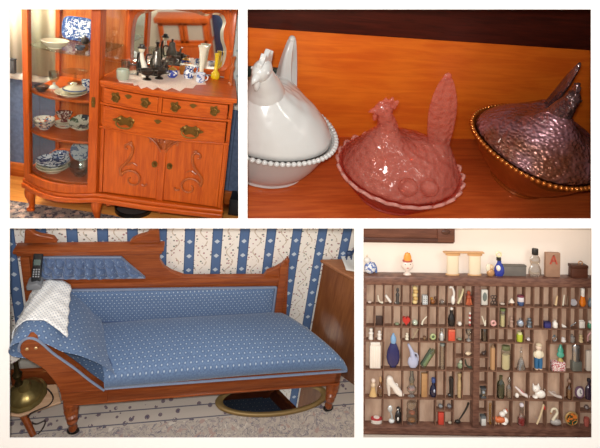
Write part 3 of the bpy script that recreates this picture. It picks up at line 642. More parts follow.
WG = glassy('white milk glass', '#bfbebb', .25, 0, bscale=26, bst=.10); WGB = glassy('plain milk glass', '#bfbebb', .22, 0, bst=0)
def tinted(name, tint, body, share, bscale, bst, rough=.12):
    """pressed glass: part of the light goes straight through its tint, the rest is scattered by the pattern"""
    g = G(name); nt = g.nt
    g.set('Base Color', body).set('Roughness', rough).set('Coat Weight', .5).set('Coat Roughness', .05)
    if bst: g.bump(g.vor(bscale, 'SMOOTH_F1'), bst, .02)
    t = nt.nodes.new('ShaderNodeBsdfTransparent'); t.inputs[0].default_value = rgb(tint)
    m = nt.nodes.new('ShaderNodeMixShader'); m.inputs[0].default_value = 1 - share
    nt.links.new(t.outputs[0], m.inputs[1]); nt.links.new(g.b.outputs[0], m.inputs[2]); nt.links.new(m.outputs[0], nt.nodes['Material Output'].inputs[0]); return g.m
PK = tinted('pink pressed glass', '#f6d2c6', '#d88c7c', .76, 34, .8); PKB = tinted('pink smooth glass', '#f2b8a8', '#cc7464', .72, 10, 0); PKC = tinted('pink frosted rim', '#f8d6ca', '#e8b4a8', .6, 40, .5)
CV = glassy('carnival glass feathers', ('#7c4a34', '#9a7078'), .24, 0, .55, 46, .7, 480, stretch=(1, 1, 1.6)); CVB = glassy('amber carnival glass', ('#8c4316', '#a85a20'), .16, .2, .45, bst=0, film=420); CVR = glassy('gold carnival beads', '#c2722a', .16, 0, .7, bst=0, film=380); CVH = glassy('smoky carnival glass', ('#5a4648', '#7c6464'), .15, 0, .7, 50, .6, 520)
q = at(262, 164, 2, 0); hen((q.x, q.y, .0005), -2.12, 'white milk glass hen dish with beaded rim at the left end of the shelf', (WGB, WG, WG, WGB), a=.29, bb=.365, foot=.18, zr=.272, hb=.20, beads=78, bead_r=.0145, nx=.40, neck=.10, nw=.15, wav=.012, tail=(.17, .27), tw=.05, tl=0, hk=1.3)
q = at(391, 193, 2, 0); hen((q.x, q.y, .0005), PI - .02, 'pink pressed glass hen dish with scalloped rim in the middle of the shelf', (PKB, PK, PK, PKC), a=.335, bb=.285, foot=.19, zr=.19, hb=.16, nx=.46, neck=.13, nw=.10, tail=(.175, .43), tw=.03, eggs=(1.35, 1.75), tl=.22, tp=.50)
q = at(518, 180, 2, 0); hen((q.x, q.y, .0005), -2.1, 'amber and purple carnival glass hen dish with beaded rim at the right end', (CVB, CV, CVH, CVR), a=.37, bb=.37, foot=.16, zr=.29, hb=.15, beads=84, bead_r=.0135, nx=.24, neck=.12, nw=.11, tail=(.14, .36), tw=.026, wav=.02, tl=.36, tp=.46, hk=1.1)

# ================================================================ 3. corner with the blue fainting couch
CUR = 3
housing((-70, 357.6, 225.0, 560), (-70, 357.6, 224.4, 620), 3.75, plain('#d9d4c8', .9), ('ceiling', 'wall_left', 'wall_right', 'wall_back', 'floor'))
def stripes():
    g = G('striped floral wallpaper'); p = .1572
    u = ((g.x + .08 + p * 20) / p).frac(); blue = u.lt(.37); edge = (u - .185).abs().gt(.150) * blue
    zz = ((g.z + 3.0) / .105).frac(); mot = ((u - .185).abs() * p * 1.0).max(((zz - .5).abs() * .105) * .8)
    d = ((u - .185).abs() * p + (zz - .5).abs() * .105).lt(.016) * blue
    cb = g.mix(d, g.mix(edge, '#56709a', '#435a80'), '#c3cfdd')
    # trailing flowers on the cream band
    v1 = g.vor(46, sc_=(1, .01, 1)); k = g.vor(46, out='Color', sc_=(1, .01, 1)); n = g.noise(38, 3, (1, .01, 1))
    vine = (u - .685 - ((g.z * 42.0).sin() * .13)).abs().lt(.022)
    cc = g.mix(v1.lt(.27) * n.gt(.42), '#f2ece5', g.mix(n.gt(.54), '#b07f84', '#6f8078'))
    cc = g.mix(vine * n.gt(.42), cc, '#cdbfae')
    g.set('Base Color', g.mix(blue, cc, cb)).set('Roughness', .8).set('Specular IOR Level', .25); return g.m
b = MB(); b.box((.4, .46, .53), (3.4, .02, 1.10)); struct(b, 'wall_back', stripes())
b = MB(); b.box((.4, .442, .05), (3.4, .014, .10), .004); struct(b, 'baseboard_back', plain('#e9e3d6', .5))
b = MB(); b.raw([(-1.3, -.35, -.004), (2.1, -.35, -.004), (2.1, .45, -.004), (-1.3, .45, -.004)], [(0, 1, 2, 3)]); struct(b, 'floor', M_pine, thick=.004)
g = G('persian rug'); y = g.y; n = g.noise(60, 3); s1 = g.noise(13, 3, None, 2.4); s2 = g.noise(21, 3, None, 1.8); s3 = g.noise(9, 2, None, 3.0)
fld = g.mix(n.ramp(.3, .7), '#cbbcae', '#b8aa9e'); fld = g.mix((s1 - .5).abs().lt(.02), fld, '#8b8288'); fld = g.mix(s2.gt(.62), fld, '#a89a98'); fld = g.mix(s3.gt(.63), fld, '#b89c92'); fld = g.mix(s2.lt(.36), fld, '#d6cabd')
yb = ((y + .4) / .074).frac(); line = yb.lt(.09); fl = g.vor(21); band = g.mix(fl.lt(.30) * n.gt(.40), '#c4b6aa', '#77666e'); band = g.mix(fl.lt(.12), band, '#4f5468')
c = g.mix(y.gt(.035), fld, band); c = g.mix(line * y.gt(.035), c, '#6a6670')
g.set('Base Color', c).set('Roughness', .95).bump(n, .25, .003); M_rug2 = g.m
b = MB(); b.box((.45, .03, .002), (2.6, .74, .008), .002); b.clip(3); single(b, 'area_rug', M_rug2, 'beige and grey floral rug with striped border under the blue couch', 'rug')
ZF = .0062                                          # top of the rug

CW = wood('carved walnut', '#7a3818', '#9c5228', 0, 6, .35, .3); CWZ = wood('carved walnut upright', '#7a3818', '#9c5228', 2, 6, .35, .3)
def dotted(name, ax, pitch=.030, base='#627b9e', base2='#526a8e', dot='#a3b1c2', r=.0036):
    g = G(name); A, B = {'xy': (g.x, g.y), 'xz': (g.x, g.z), 'yz': (g.y, g.z)}[ax]
    a = (A + 10.0) / pitch; bq = (B * 1.0 + 10.0) / (pitch * .8); row = (bq.floor() * .5).frac()
    fx = ((a + row).frac() - .5) * pitch; fz = (bq.frac() - .5) * pitch * .8
    d = (fx * fx + fz * fz).sqrt(); n = g.noise(110, 2)
    c = g.mix(n.ramp(.3, .7), base, base2); c = g.mix(((d - r * 2.1).abs()).lt(r * .35), c, '#4d6488'); c = g.mix(d.lt(r), c, dot)
    g.set('Base Color', c).set('Roughness', .75).set('Sheen Weight', .25); return g.m
FXY, FXZ = dotted('blue brocade', 'xy'), dotted('blue brocade upright', 'xz', .024)
GIMP = plain('#7f8ca6', .8, var=.2, vs_=200)
sofa = thing('fainting_couch', 'walnut fainting couch with blue dotted upholstery and a raised tufted back', 'couch')
BD = .3736
# seat frame
m = MB(); m.box((.735, .017, .316), (1.47, .034, .104), .004); m.box((.735, .012, .367), (1.475, .036, .012), .004); m.box((.735, .012, .268), (1.475, .036, .010), .003)
m.box((.56, BD - .01, .30), (1.2, .03, .09)); m.box((.02, .18, .31), (.03, .34, .09)); m.prism([(1.47, .0), (1.44, .0), (1.15, BD), (1.18, BD)], .262, .372, 'xy')
m.build('seat_frame', CW, sofa)
def turned(x, y, h, castor=False):
    m = MB(); m.lathe([(0, h), (.036, h), (.038, h - .035), (.018, h - .042), (.034, h - .056), (.037, h - .07), (.017, h - .088), (.032, h - .10), (.032, h - .118), (.015, h - .134), (.028, h - .148), (.026, h - .165), (.014, h - .185), (.024, .055), (.022, .045), (.013, .03), (0, .03)] , (x, y, 0), 18)
    l = m.build('leg', CWZ, sofa)
    m = MB(); m.lathe([(.017, .05), (.019, .03), (.012, .028), (0, .028)], (x, y, 0), 14); m.tube([(x + .024 * math.cos(t), y - .004, .0345 + .019 * math.sin(t)) for t in [2 * PI * k / 18 for k in range(18)]], .0085, 8, True); m.sph((x, y - .004, .035), (.02, .008, .018), 10)
    m.build('castor', plain('#1c1916', .4, .4), l)
turned(.012, .022, .266); turned(1.445, .022, .266); turned(.03, BD - .02, .266); turned(1.15, BD - .02, .266)
# scrolled arm boards, front and back
def pz(pts, Y): return [(q.x, q.z) for q in (at(px, py, 1, Y) for px, py in pts)]
scp = [(104.5, 390), (90, 380), (77, 369.5), (65, 361), (53, 352.5), (43, 343.5), (36, 339), (29, 338), (23, 341), (20, 346), (20, 351), (23, 356), (30, 360), (38, 364.5), (45, 369), (50, 375), (55, 381), (59, 388), (61, 395), (61.5, 401)]
sx = pz(scp, 0); lo = [(-.015, .31), (-.015, .268), (.20, .268), (.20, .36)]
m = MB(); m.prism(sx + lo, -.004, .036); sa = m.build('scroll_arm', CW, sofa, bevel=.006)
m = MB()
for px, py in ((27, 349), (36, 348)): q = at(px, py, 1, -.006); m.sph((q.x, q.y, q.z), (.009, .006, .009), 10)
m.build('upholstery_nail', plain('#d8b98a', .3, .7), sa)
sb = [(x - .15 * max(0, min(1, (x + .10) / .30)) - .012, z - .03) for x, z in sx]
m = MB(); m.prism(sb + [(-.015, .31), (-.015, .268), (.05, .268), (.05, .33)], BD - .045, BD - .012); m.build('scroll_arm', CW, sofa, bevel=.006)
# head rest
prof = [(.235, .40), (.245, .465), (.202, .525), (.144, .582), (.076, .634), (.002, .672), (-.05, .722), (-.095, .752), (-.145, .758), (-.19, .750), (-.222, .722), (-.232, .685), (-.215, .655), (-.175, .640), (-.12, .62), (-.06, .565), (0.0, .48), (.06, .40), (.14, .37), (.235, .37)]
pc = [(p.x, p.z) for p in curve([(x, 0, z) for x, z in prof], 4, True)]
m = MB(); nP = len(pc)
def hd(u, v):
    j = min(nP - 1, int(round(v * nP)) % nP); x, z = pc[j]; e = 1 - .10 * (abs(2 * u - 1)) ** 6
    x -= .15 * u * max(0, min(1, (x + .10) / .30))
    return (x, -.004 + u * (BD - .004), .55 + (z - .55) * (e if z > .55 else 1))
m.grid(hd, 16, nP, cv=True); head = m.build('headrest', FXY, sofa)
gp = [Vector((x, -.008, z)) for x, z in sx[:14]]
m = MB(); m.tube(curve([p + Vector((0, 0, .008)) for p in gp[:11]], 3), .006, 6); m.build('gimp_trim', GIMP, head)
# seat cushion
sec = [(-.004, .374), (-.016, .40), (-.016, .435), (-.002, .463), (.03, .480), (.10, .488), (.18, .484), (.26, .47), (.33, .448), (BD - .002, .425)]
sc_ = curve([(y, 0, z) for y, z in sec], 4); ns = len(sc_)
def seat(u, v):
    p = sc_[min(ns - 1, int(round(v * (ns - 1))))]; y, z = p.x, p.z; f = max(0, min(1, y / BD))
    x0, x1 = .19 - .16 * f, 1.497 - .30 * f
    uu = u ** .85 if False else u; x = x0 + (x1 - x0) * uu
    e = max(0, (uu - .93) / .07); rise = .028 * math.sin(PI * min(1, uu * 1.05)) * math.sin(PI * min(1, f * .8 + .12)) + .025 * uu
    return (x, y, .374 + (z + rise - .374) * max(0, 1 - .75 * e ** 2.6))
m = MB(); m.grid(seat, 60, ns - 1); m.raw([(.17, 0, .372), (1.497, 0, .372), (1.197, BD, .372), (.03, BD, .372)], [(0, 1, 2, 3)]); cu = m.build('seat_cushion', FXY, sofa)
m = MB(); m.tube(curve([(.235, -.004, .41), (.225, .03, .475), (.165, .12, .494), (.11, .24, .482), (.055, BD - .01, .452)], 6), .006, 6); m.tube([(.055, BD - .018, .446), (1.17, BD - .018, .446)], .005, 6); m.build('piping', plain('#45587c', .8), cu)
m = MB(); m.tube([(.19, -.006, .378), (1.497, -.006, .378)], .007, 6); m.tube([(1.497, -.006, .378), (1.19, BD - .01, .378)], .007, 6); m.build('gimp_trim', GIMP, cu)
# the back: framed lower panel, raised tufted panel
Yb0, Yb1 = BD, BD + .034
low = pz([(58, 289.5), (276, 286.5), (272, 318), (62, 328)], BD)
fo = pz([(23, 252), (159.5, 252), (159.5, 261), (164, 268.5), (172, 273.5), (185, 278), (264, 277.5), (267, 273), (275, 270), (282, 266), (284, 263.5), (289, 264), (286, 330), (28, 335)], BD)
m = MB(); m.prism(fo, Yb0 + .006, Yb1); back = m.build('back_frame', CW, sofa, bevel=.004)
q0, q1 = at(165, 281, 1, BD), at(284, 281, 1, BD)
m = MB(); m.box((.42, BD + .0, .716), (1.40, .03, .030), .006); m.box((1.135, BD, .60), (.045, .03, .46), .005); m.box((-.265, BD, .66), (.045, .03, .52), .005); m.build('rail', CW, back)
m = MB(); m.box((.07, BD - .004, .957), (.73, .06, .028), .008); m.box((.07, BD - .012, .982), (.75, .075, .020), .008); m.build('cornice', CW, back)
cl = pz([(23.5, 244), (24.5, 231), (27, 229.5), (31, 230.5), (34, 234), (40, 236), (47, 237), (53, 238.5), (57, 243.5)], BD); cr = pz([(129, 243.5), (132, 240), (138, 237), (147, 234.5), (150, 231), (154, 229.5), (158.5, 228), (160, 243.5)], BD)
for P_ in (cl, cr): m = MB(); m.prism(P_, BD + .002, BD + .03); m.build('crest', CW, back, bevel=.005)
q = at(286.5, 264, 1, BD + .015); m = MB(); m.lathe([(0, 0), (.018, 0), (.012, .008), (.008, .016), (.017, .028), (.013, .044), (.006, .052), (.007, .060), (0, .066)], (q.x, q.y, q.z - .006), 16); m.build('finial', CWZ, back)
def pad(poly, depth, mat, name, nu=40, nv=12, tuft=False):
    (a, b_, c_, d_) = [Vector((p[0], 0, p[1])) for p in poly]         # top left, top right, bottom right, bottom left
    def f(u, v):
        p = (a + (b_ - a) * u) * (1 - v) + (d_ + (c_ - d_) * u) * v
        e = (math.sin(PI * u) ** .22) * (math.sin(PI * v) ** .38) if 0 < u < 1 and 0 < v < 1 else 0
        h = depth * e
        if tuft:
            s1, s2 = (u * 9 + v * 1.4) % 1, (u * 9 - v * 1.4 + .5) % 1
            h *= .30 + .85 * abs(math.sin(PI * s1)) ** .7 * abs(math.sin(PI * s2)) ** .7
        return (p.x, BD + .004 - h, p.z)
    m = MB(); m.grid(f, nu, nv); return m.build(name, mat, back)
pl_ = pad(low, .03, FXZ, 'back_panel')
m = MB(); m.tube([(p[0], BD - .008, p[1]) for p in (low[0], low[1])], .0075, 6); m.tube([(low[1][0], BD - .008, low[1][1]), (low[2][0], BD - .008, low[2][1])], .0075, 6); m.build('gimp_trim', GIMP, pl_)
tp = pz([(36, 257), (121, 257), (145, 277), (42, 278)], BD)
tf = pad(tp, .05, dotted('blue tufted brocade', 'xz', .03, '#5b7094', '#4b5f84', '#7f92b2', .003), 'tufted_panel', 110, 30, True)
m = MB(); m.tube([(p[0], BD - .002, p[1]) for p in tp], .008, 6, True); m.build('gimp_trim', GIMP, tf)

# lace antimacassar over the head rest
g = G('white crochet lace'); h1 = (((g.x * 330.0).sin()) * ((g.y * 330.0).sin())).gt(.35); n = g.vor(160)
g.set('Base Color', g.mix(h1, '#f7f6f4', '#cfd1d6')).set('Roughness', .95).bump(n, .6, .004); M_lace2 = g.m
pl3 = [Vector((p[0], 0, p[1])) for p in pc]
k0 = min(range(len(pc)), key=lambda i: abs(pc[i][0] - .0) + (5 if pc[i][1] < .6 else 0)); tp_ = pl3[k0:k0 + 26]
def drape(u, v):
    vv = .16 * u + v * (1 - .16 * u); k = vv * (len(tp_) - 1); i = min(len(tp_) - 2, int(k)); p = tp_[i].lerp(tp_[i + 1], k - i)
    o_ = (p - Vector((-.10, 0, .60))).normalized() * .010
    y = .06 + .298 * u + (.035 * math.sin(PI * v)) * (1 - u); q = p + o_
    return (q.x + .003 * math.sin(30 * u), y, q.z + .003 * math.sin(24 * v + 11 * u))
m = MB(); m.grid(drape, 24, 46); single(m, 'lace_antimacassar', M_lace2, 'white crochet lace cloth draped over the head end of the blue couch', 'lace cloth', thick=.004)
# cordless telephone
q = at(33, 288, 1, BD - .06); t = thing('cordless_telephone', 'black cordless telephone handset upright in its grey cradle above the lace', 'telephone', (-.208, .312, .776), .1)
m = MB(); m.prism([(-.035, 0), (.035, 0), (.035, .02), (.015, .04), (-.035, .03)], -.034, .034, 'yz', Matrix.Rotation(PI / 2, 4, 'Z') @ Matrix.Rotation(PI, 4, 'Z')); m.build('cradle', plain('#7d7f84', .5), t, bevel=.006)
m = MB(); m.T = Matrix.Rotation(.13, 4, 'Y') @ Matrix.Rotation(-.12, 4, 'X'); m.box((0, .0, .115), (.046, .026, .19), .011, seg=3); hs_ = m.build('handset', plain('#24262a', .4), t)
m = MB(); m.T = Matrix.Rotation(.13, 4, 'Y') @ Matrix.Rotation(-.12, 4, 'X')
for i in range(4):
    for j in range(3): m.box((-.012 + .012 * j, -.0135, .065 + .014 * i), (.008, .004, .008), .0015)
m.build('keypad', plain('#9b9da2', .5), hs_)
m = MB(); m.T = Matrix.Rotation(.13, 4, 'Y') @ Matrix.Rotation(-.12, 4, 'X'); m.box((0, -.0135, .150), (.032, .003, .034), .001); m.build('display_screen', plain('#5c6d6a', .2), hs_)

# dresser on the right
c0, c1 = at(323, 258.5, 2, .80), at(356, 278.5, 2, .80); dv = (c1 - c0); dv.z = 0; dn = dv.normalized(); back_n = Vector((-dn.y, dn.x, 0))
if back_n.x < 0: back_n = -back_n
e1 = c0 + dn * .42; foot = [(c0.x, c0.y), (e1.x, e1.y), (e1.x + .5, e1.y), (c0.x + .5, c0.y)]
foot = [(x, min(y, .428)) for x, y in foot]
t = thing('dresser', 'dark brown wooden dresser at the right of the couch with a white cloth on top', 'dresser')
DW_ = wood('brown dresser veneer', '#6b3d22', '#85522f', 2, 5, .35, .3)
m = MB(); m.prism(foot, .0066, .78, 'xy'); m.build('body', DW_, t, bevel=.004)
cx_, cy_ = sum(p[0] for p in foot) / 4, sum(p[1] for p in foot) / 4
m = MB(); m.prism([(cx_ + (x - cx_) * 1.05, cy_ + (y - cy_) * 1.05) for x, y in foot], .78, .803, 'xy'); m.build('top', wood('dresser top', '#8a5636', '#a56e4a', 0, 5, .3, .4), t, bevel=.005)
q = at(352, 266, 2, .806); m = MB()
m.grid(lambda u, v: (q.x - .05 + .28 * u, q.y - .04 + .20 * v - .1 * u, .812 + .004 * math.sin(9 * u + 7 * v)), 16, 16); single(m, 'table_runner', plain('#e8e6e2', .9, var=.1), 'white cloth lying on top of the brown dresser', 'cloth', thick=.003)
q = at(346, 262, 2, .81); t = thing('deer_figurine', 'small navy blue figurine on the white cloth of the dresser', 'figurine', (q.x + .02, q.y + .02, .8185))
m = MB(); m.sph((0, 0, .042), (.024, .016, .018), 14); m.tube(curve([(.014, 0, .045), (.026, 0, .065), (.03, 0, .085)], 4), .008, 8); m.sph((.036, 0, .09), (.014, .009, .009), 10)
for a_ in (-.014, .014):
    for y_ in (-.008, .008): m.tube([(a_, y_, .04), (a_ * 1.1, y_, 0)], .0045, 6)
m.build('body', plain('#2c4166', .3), t)
m = MB(); m.tube([(.03, .004, .096), (.024, .01, .118)], .003, 6); m.tube([(.03, -.004, .096), (.024, -.01, .118)], .003, 6); m.build('antler', plain('#2c4166', .3), t)
q = at(353, 252, 2, .81); t = thing('porcelain_jar', 'white porcelain jar at the right end of the dresser cloth', 'jar', (q.x + .035, q.y - .01, .8185)); L(t, 'body', WHT, [(0, 0), (.03, 0), (.046, .03), (.046, .07), (.03, .095), (0, .095)]); L(t, 'lid', WHT, [(.032, .095), (.024, .11), (.008, .114), (.009, .124), (0, .13)])

# oval mirror lying on the rug
t = thing('oval_mirror', 'gold framed oval mirror lying on the rug under the couch', 'mirror', (1.12, .118, ZF))
n = 60; ex, ey = .325, .098
m = MB(); m.grid(lambda u, v: ((ex + .024 * math.cos(2 * PI * v)) * math.cos(2 * PI * u), (ey + .014 * math.cos(2 * PI * v)) * math.sin(2 * PI * u), .014 + .013 * math.sin(2 * PI * v)), n, 12, True, True); m.build('frame', plain('#94784a', .5, .45), t)
m = MB(); m.lathe([(0, .010), (.995, .010), (.995, .015), (0, .015)], seg=60, M=Matrix.Diagonal((ex, ey, 1, 1))); m.build('mirror_glass', MIRR, t)

# low table with the brass lamp at the left end
tt = [at(px, py, 2, .10) for px, py in ((-8, 386), (57, 384), (61, 402), (20, 416), (-8, 413))]
t = thing('low_table', 'low pinkish wooden lamp table at the head end of the couch', 'table')
m = MB(); m.prism([(p.x, p.y) for p in tt], .085, .10, 'xy'); m.build('tabletop', wood('pinkish pine', '#c79b78', '#ddb592', 0, 5, .5, .1), t, bevel=.004)
for px, py, tx_, ty_ in ((22, 412, 34, 437), (-6, 412, -6, 436), (-6, 388, -6, 402), (54, 387, 50, 398)):
    a_, b_ = at(px, py, 2, .066), at(tx_, ty_, 2, ZF); m = MB(); m.tube([a_, b_ + Vector((0, 0, .006))], [.02, .015], 10); m.build('leg', CWZ, t)
q = at(27, 399, 2, .10)
t = thing('brass_lamp', 'antique brass lamp with a domed base on the low pinkish table', 'lamp', (q.x - .01, q.y + .02, .1005))
BR2 = plain('#a8925a', .36, .75, var=.25, vs_=25)
m = MB(); m.lathe([(0, 0), (.098, 0), (.104, .006), (.10, .014), (.085, .018), (.084, .026), (.075, .044), (.052, .06), (.034, .068), (.022, .10), (0, .10)], seg=40, wob=lambda a_: 1 + .015 * math.cos(12 * a_)); m.build('base', BR2, t)
m = MB(); m.lathe([(.022, .10), (.014, .115), (.012, .14), (.02, .155), (.024, .175), (.014, .19), (.011, .24), (.013, .30), (.018, .34), (0, .342)], (-.03, 0, 0), 20); m.build('stem', plain('#4f4228', .4, .8), t)
m = MB(); m.lathe([(.05, .28), (.075, .31), (.07, .36), (.045, .40), (.042, .40), (.066, .36), (.07, .312), (.047, .282)], (-.05, 0, .03), 30); m.build('shade', china('white floral shade', '#efe9e2', '#a0788a', 45, .62, .3), t)
cp = [at(px, py, 2, .109) for px, py in ((34, 386), (46, 388), (53, 397), (49, 405), (38, 410), (30, 414))] + [at(28, 420, 2, .014 + ZF), at(36, 424, 2, .0055 + ZF), at(45, 421, 2, .0055 + ZF), at(43, 428, 2, .0055 + ZF), at(38, 434, 2, .0055 + ZF)]
m = MB(); m.tube(curve(cp, 6), .004, 6); single(m, 'lamp_cord', plain('#3d3028', .6), 'dark lamp cord looping over the low table edge onto the rug', 'cord')
m = MB(); m.box((0, 0, 0), (.20, .016, .03), .003); q = at(33, 374, 1, .30); t = thing('book', 'brown board standing behind the brass lamp base', 'board', (q.x, .31, ZF)); m = MB(); m.box((0, 0, q.z / 2 + .01), (.24, .02, q.z + .02), .003); m.build('panel', CW, t)

# ================================================================ 4. type drawer full of trinkets hung on a cream wall
CUR = 4
housing((361.0, 690, 225.8, 560), (361.0, 690, 225.8, 560), 2.62, plain('#e6d8c8', .9), ('ceiling', 'wall_left', 'wall_right', 'wall_back', 'floor'))
U = .005                                            # metres to a pixel here
def X4(px, py=350, Y=0): return at(px, py, 1, Y).x
def Z4(py, px=366, Y=0): return at(px, py, 1, Y).z
b = MB(); b.box((1.0, .062, -1.2), (2.6, .012, 1.7)); struct(b, 'wall_back', plain('#f1e2d4', .85, var=.03, vs_=3))
g = G('old type drawer wood'); n = g.noise(30, 4, (1, 1, 4)); g.set('Base Color', g.mix(n.ramp(.3, .7), '#5c3b30', '#7c5646')).set('Roughness', .45).set('Coat Weight', .15); DKW = g.m
g = G('drawer back paper'); n = g.noise(9, 4, (3, 1, 1)); g.set('Base Color', g.mix(n.ramp(.3, .7), '#a3846f', '#c0a28b')).set('Roughness', .8); BKW = g.m
g = G('thin slat wood'); n = g.noise(20, 3); g.set('Base Color', g.mix(n.ramp(.3, .7), '#674736', '#825e4b')).set('Roughness', .6); SLT = g.m
box4 = thing('type_case', 'dark wooden type drawer with many small compartments hung on the cream wall', 'display case')
xl, xr = X4(362.6), X4(640); zt, zb = Z4(275.6), Z4(432.4); BY = .033
def bar(name, x0, x1, z0, z1, y0, y1, mat, bev=.002): m = MB(); m.box(((x0 + x1) / 2, (y0 + y1) / 2, (z0 + z1) / 2), (x1 - x0, y1 - y0, z1 - z0), bev); return m.build(name, mat, box4)
zi1, zi0 = Z4(284), Z4(425)
bar('top_rail', xl, xr, zi1, zt, -.012, .055, DKW, .004); bar('bottom_rail', xl, xr, zb, zi0, -.012, .055, DKW, .004); bar('bottom_rail', xl, xr, zb + .002, zb + .014, -.018, -.010, DKW, .003)
bar('side_rail', xl, X4(365.6), zi0, zi1, -.008, .055, DKW); bar('side_rail', X4(634), xr, zi0, zi1, -.008, .055, DKW); bar('center_rail', X4(473), X4(479.3), zi0, zi1, -.010, .05, DKW, .003)
bar('back_board', xl + .002, xr - .002, zb + .004, zt - .004, BY, BY + .006, BKW, 0)
ROW = {0: 284, 1: 304.6, 2: 326.2, 3: 340.6, 4: 369.2, 5: 397.8, 6: 425}
ZR = {k: Z4(v) for k, v in ROW.items()}
T2 = .0028
def shelf4(x0, x1, z): bar('shelf', x0, x1, z - 2 * T2, z, .001, BY, SLT, 0)
Lx = (365.6, 473); Rx_ = (479.3, 634)
for k in (1, 2, 4, 5):
    shelf4(X4(Lx[0]), X4(Lx[1]), ZR[k]); shelf4(X4(Rx_[0]), X4(Rx_[1]), ZR[k])
for a_, c_ in ((365.6, 384), (402.4, 473), (479.3, 533.3), (550, 634)): shelf4(X4(a_), X4(c_), ZR[3])
for a_, c_, r in ((455.5, 473, 357), (436.8, 454.6, 410.6), (479.3, 488.4, 357), (479.3, 488, 384.5), (479.3, 488, 412), (580.6, 634, 412)):
    z = at((a_ + c_) / 2, r, 1, 0).z; shelf4(X4(a_), X4(c_), z)
def div(px, k0, k1, z0=None):
    x = X4(px); bar('divider', x - T2 * .9, x + T2 * .9, (ZR[k1] + .0002) if z0 is None else z0, ZR[k0] - 2 * T2 - .0002, .002, BY, SLT, 0)
c1 = [374.5, 383.6, 392.7, 401.7, 410.7, 419.6, 428.8, 437.9, 447, 455.7, 464.4]; c2 = [489, 498.2, 507, 515.7, 524.6, 533.5, 542.6, 551.8, 561, 570, 578.3, 586.8]
for px in c1 + c2: div(px, 0, 1); div(px, 1, 2)
for px in c1:
    if px != 392.7: div(px, 2, 3)
for px in c2:
    if px != 542.6: div(px, 2, 3)
for px in (384, 402.3, 420, 437.7, 446.3, 455.5, 464, 488.4, 497, 514.3, 532.6, 549.8, 566.4, 583.6): div(px, 3, 4)
for px in (384, 403.5, 419.8, 428.8, 437.5, 446.2, 454.9, 463.3, 487.9, 496.6, 513.4, 529.9, 547.7, 564.4, 573.6): div(px, 4, 5)
for px in (384, 403.5, 420, 436.8, 445.7, 454.4, 488, 496, 513.2, 529.5, 547.6, 563.6, 580.7): div(px, 5, 6)

# ---- pieces that trinkets are made of; sizes in photograph pixels
def prof(w, h, pts): return [(r * w * U / 2, z * h * U) for r, z in pts]
def sy(w): return min(1.0, .0125 / (w * U / 2))
BOT = [(0, 0), (.9, 0), (1, .06), (1, .62), (.8, .72), (.42, .8), (.4, .97), (.5, 1), (0, 1)]
VAS = [(0, 0), (.6, 0), (.9, .15), (1, .4), (.75, .65), (.4, .8), (.45, 1), (0, 1)]
CYL = [(0, 0), (.94, 0), (1, .05), (1, .95), (.94, 1), (0, 1)]
EGG = [(0, 0), (.55, .05), (.9, .25), (1, .45), (.85, .75), (.45, .95), (0, 1)]
CON = [(0, 0), (1, 0), (.95, .05), (.25, .9), (0, 1)]
FIG = [(0, 0), (.85, 0), (.95, .06), (.7, .25), (.75, .45), (.95, .55), (.6, .66), (.35, .7), (.62, .78), (.68, .86), (.45, .97), (0, 1)]
def rev(t, part, mat, w, h, pts, z0=0, x0=0, seg=20, wob=None, par=None):
    m = MB(); m.T = Matrix.Translation((x0 * U, 0, z0 * U)); m.lathe(prof(w, h, pts), seg=seg, sy=sy(w), wob=wob); return m.build(part, mat, par or t)
def blk(t, part, mat, w, h, z0=0, x0=0, d=4, y0=0, bev=.0012, rot=0):
    m = MB(); m.T = Matrix.Translation((x0 * U, y0 * U, (z0 + h / 2) * U)) @ Matrix.Rotation(rot, 4, 'Y'); m.box((0, 0, 0), (w * U, d * U, h * U), bev); return m.build(part, mat, t)
def rod(t, part, mat, pts, r, n=4, flat=1.0): m = MB(); m.tube(curve([(x * U, 0, z * U) for x, z in pts], n), [q * U for q in r] if False else (r * U if not isinstance(r, (list, tuple)) else [(r[0] + (r[1] - r[0]) * i / ((len(pts) - 1) * n)) * U for i in range((len(pts) - 1) * n + 1)]), 10, False, flat); return m.build(part, mat, t)
def orb(t, part, mat, x, z, r, ry=None): m = MB(); r = r if isinstance(r, tuple) else (r, min(r, 2.8), r); m.sph((x * U, 0, z * U), (r[0] * U, r[1] * U, r[2] * U), 16); return m.build(part, mat, t)
def plate_(t, part, mat, pts, d=2.4, bev=.0015, y0=0): m = MB(); m.prism([(x * U, z * U) for x, z in pts], (y0 - d / 2) * U, (y0 + d / 2) * U); return m.build(part, mat, t, bevel=bev)
def tor(t, part, mat, x, z, R, r, ax=1.0): m = MB(); m.tube([((x + R * math.cos(a)) * U, 0, (z + R * ax * math.sin(a)) * U) for a in [2 * PI * k / 28 for k in range(28)]], r * U, 8, True); return m.build(part, mat, t)
YI = .0165
def trk(px, row, name, label, cat, group=None, Y=YI, z=None, rz=0):
    zz = ZR[row] if z is None else z
    lo = at(px, HR, 1, Y); q = Vector((at(px, ROW.get(row, 300) - 4 if z is None else 350, 1, Y).x, Y, zz + .0004)); return thing(name, label, cat, q, rz, group)
W_ = plain('#ece4da', .3, coat=.3); C_ = plain('#ddc9a4', .45); IV = plain('#e6dcc6', .5); BR_ = plain('#6b4630', .5); BK_ = plain('#201c1c', .3, coat=.4); GY = plain('#9a9a9c', .4); RD = plain('#c0332c', .35, coat=.3); ORR = plain('#d0523a', .45)
NAV = plain('#26285c', .12, coat=.7); LBL = plain('#7fa6cc', .25, coat=.3); TAN = plain('#b08a62', .6, var=.2, vs_=60); GLD = plain('#b8862e', .3, .8); SLV = plain('#b9b9bb', .22, .9); LAV = plain('#b4b8d0', .25, coat=.4); PNK = plain('#e0a8a4', .4); GRN_ = plain('#7f9474', .4); AMB = plain('#d9751c', .15, coat=.6)
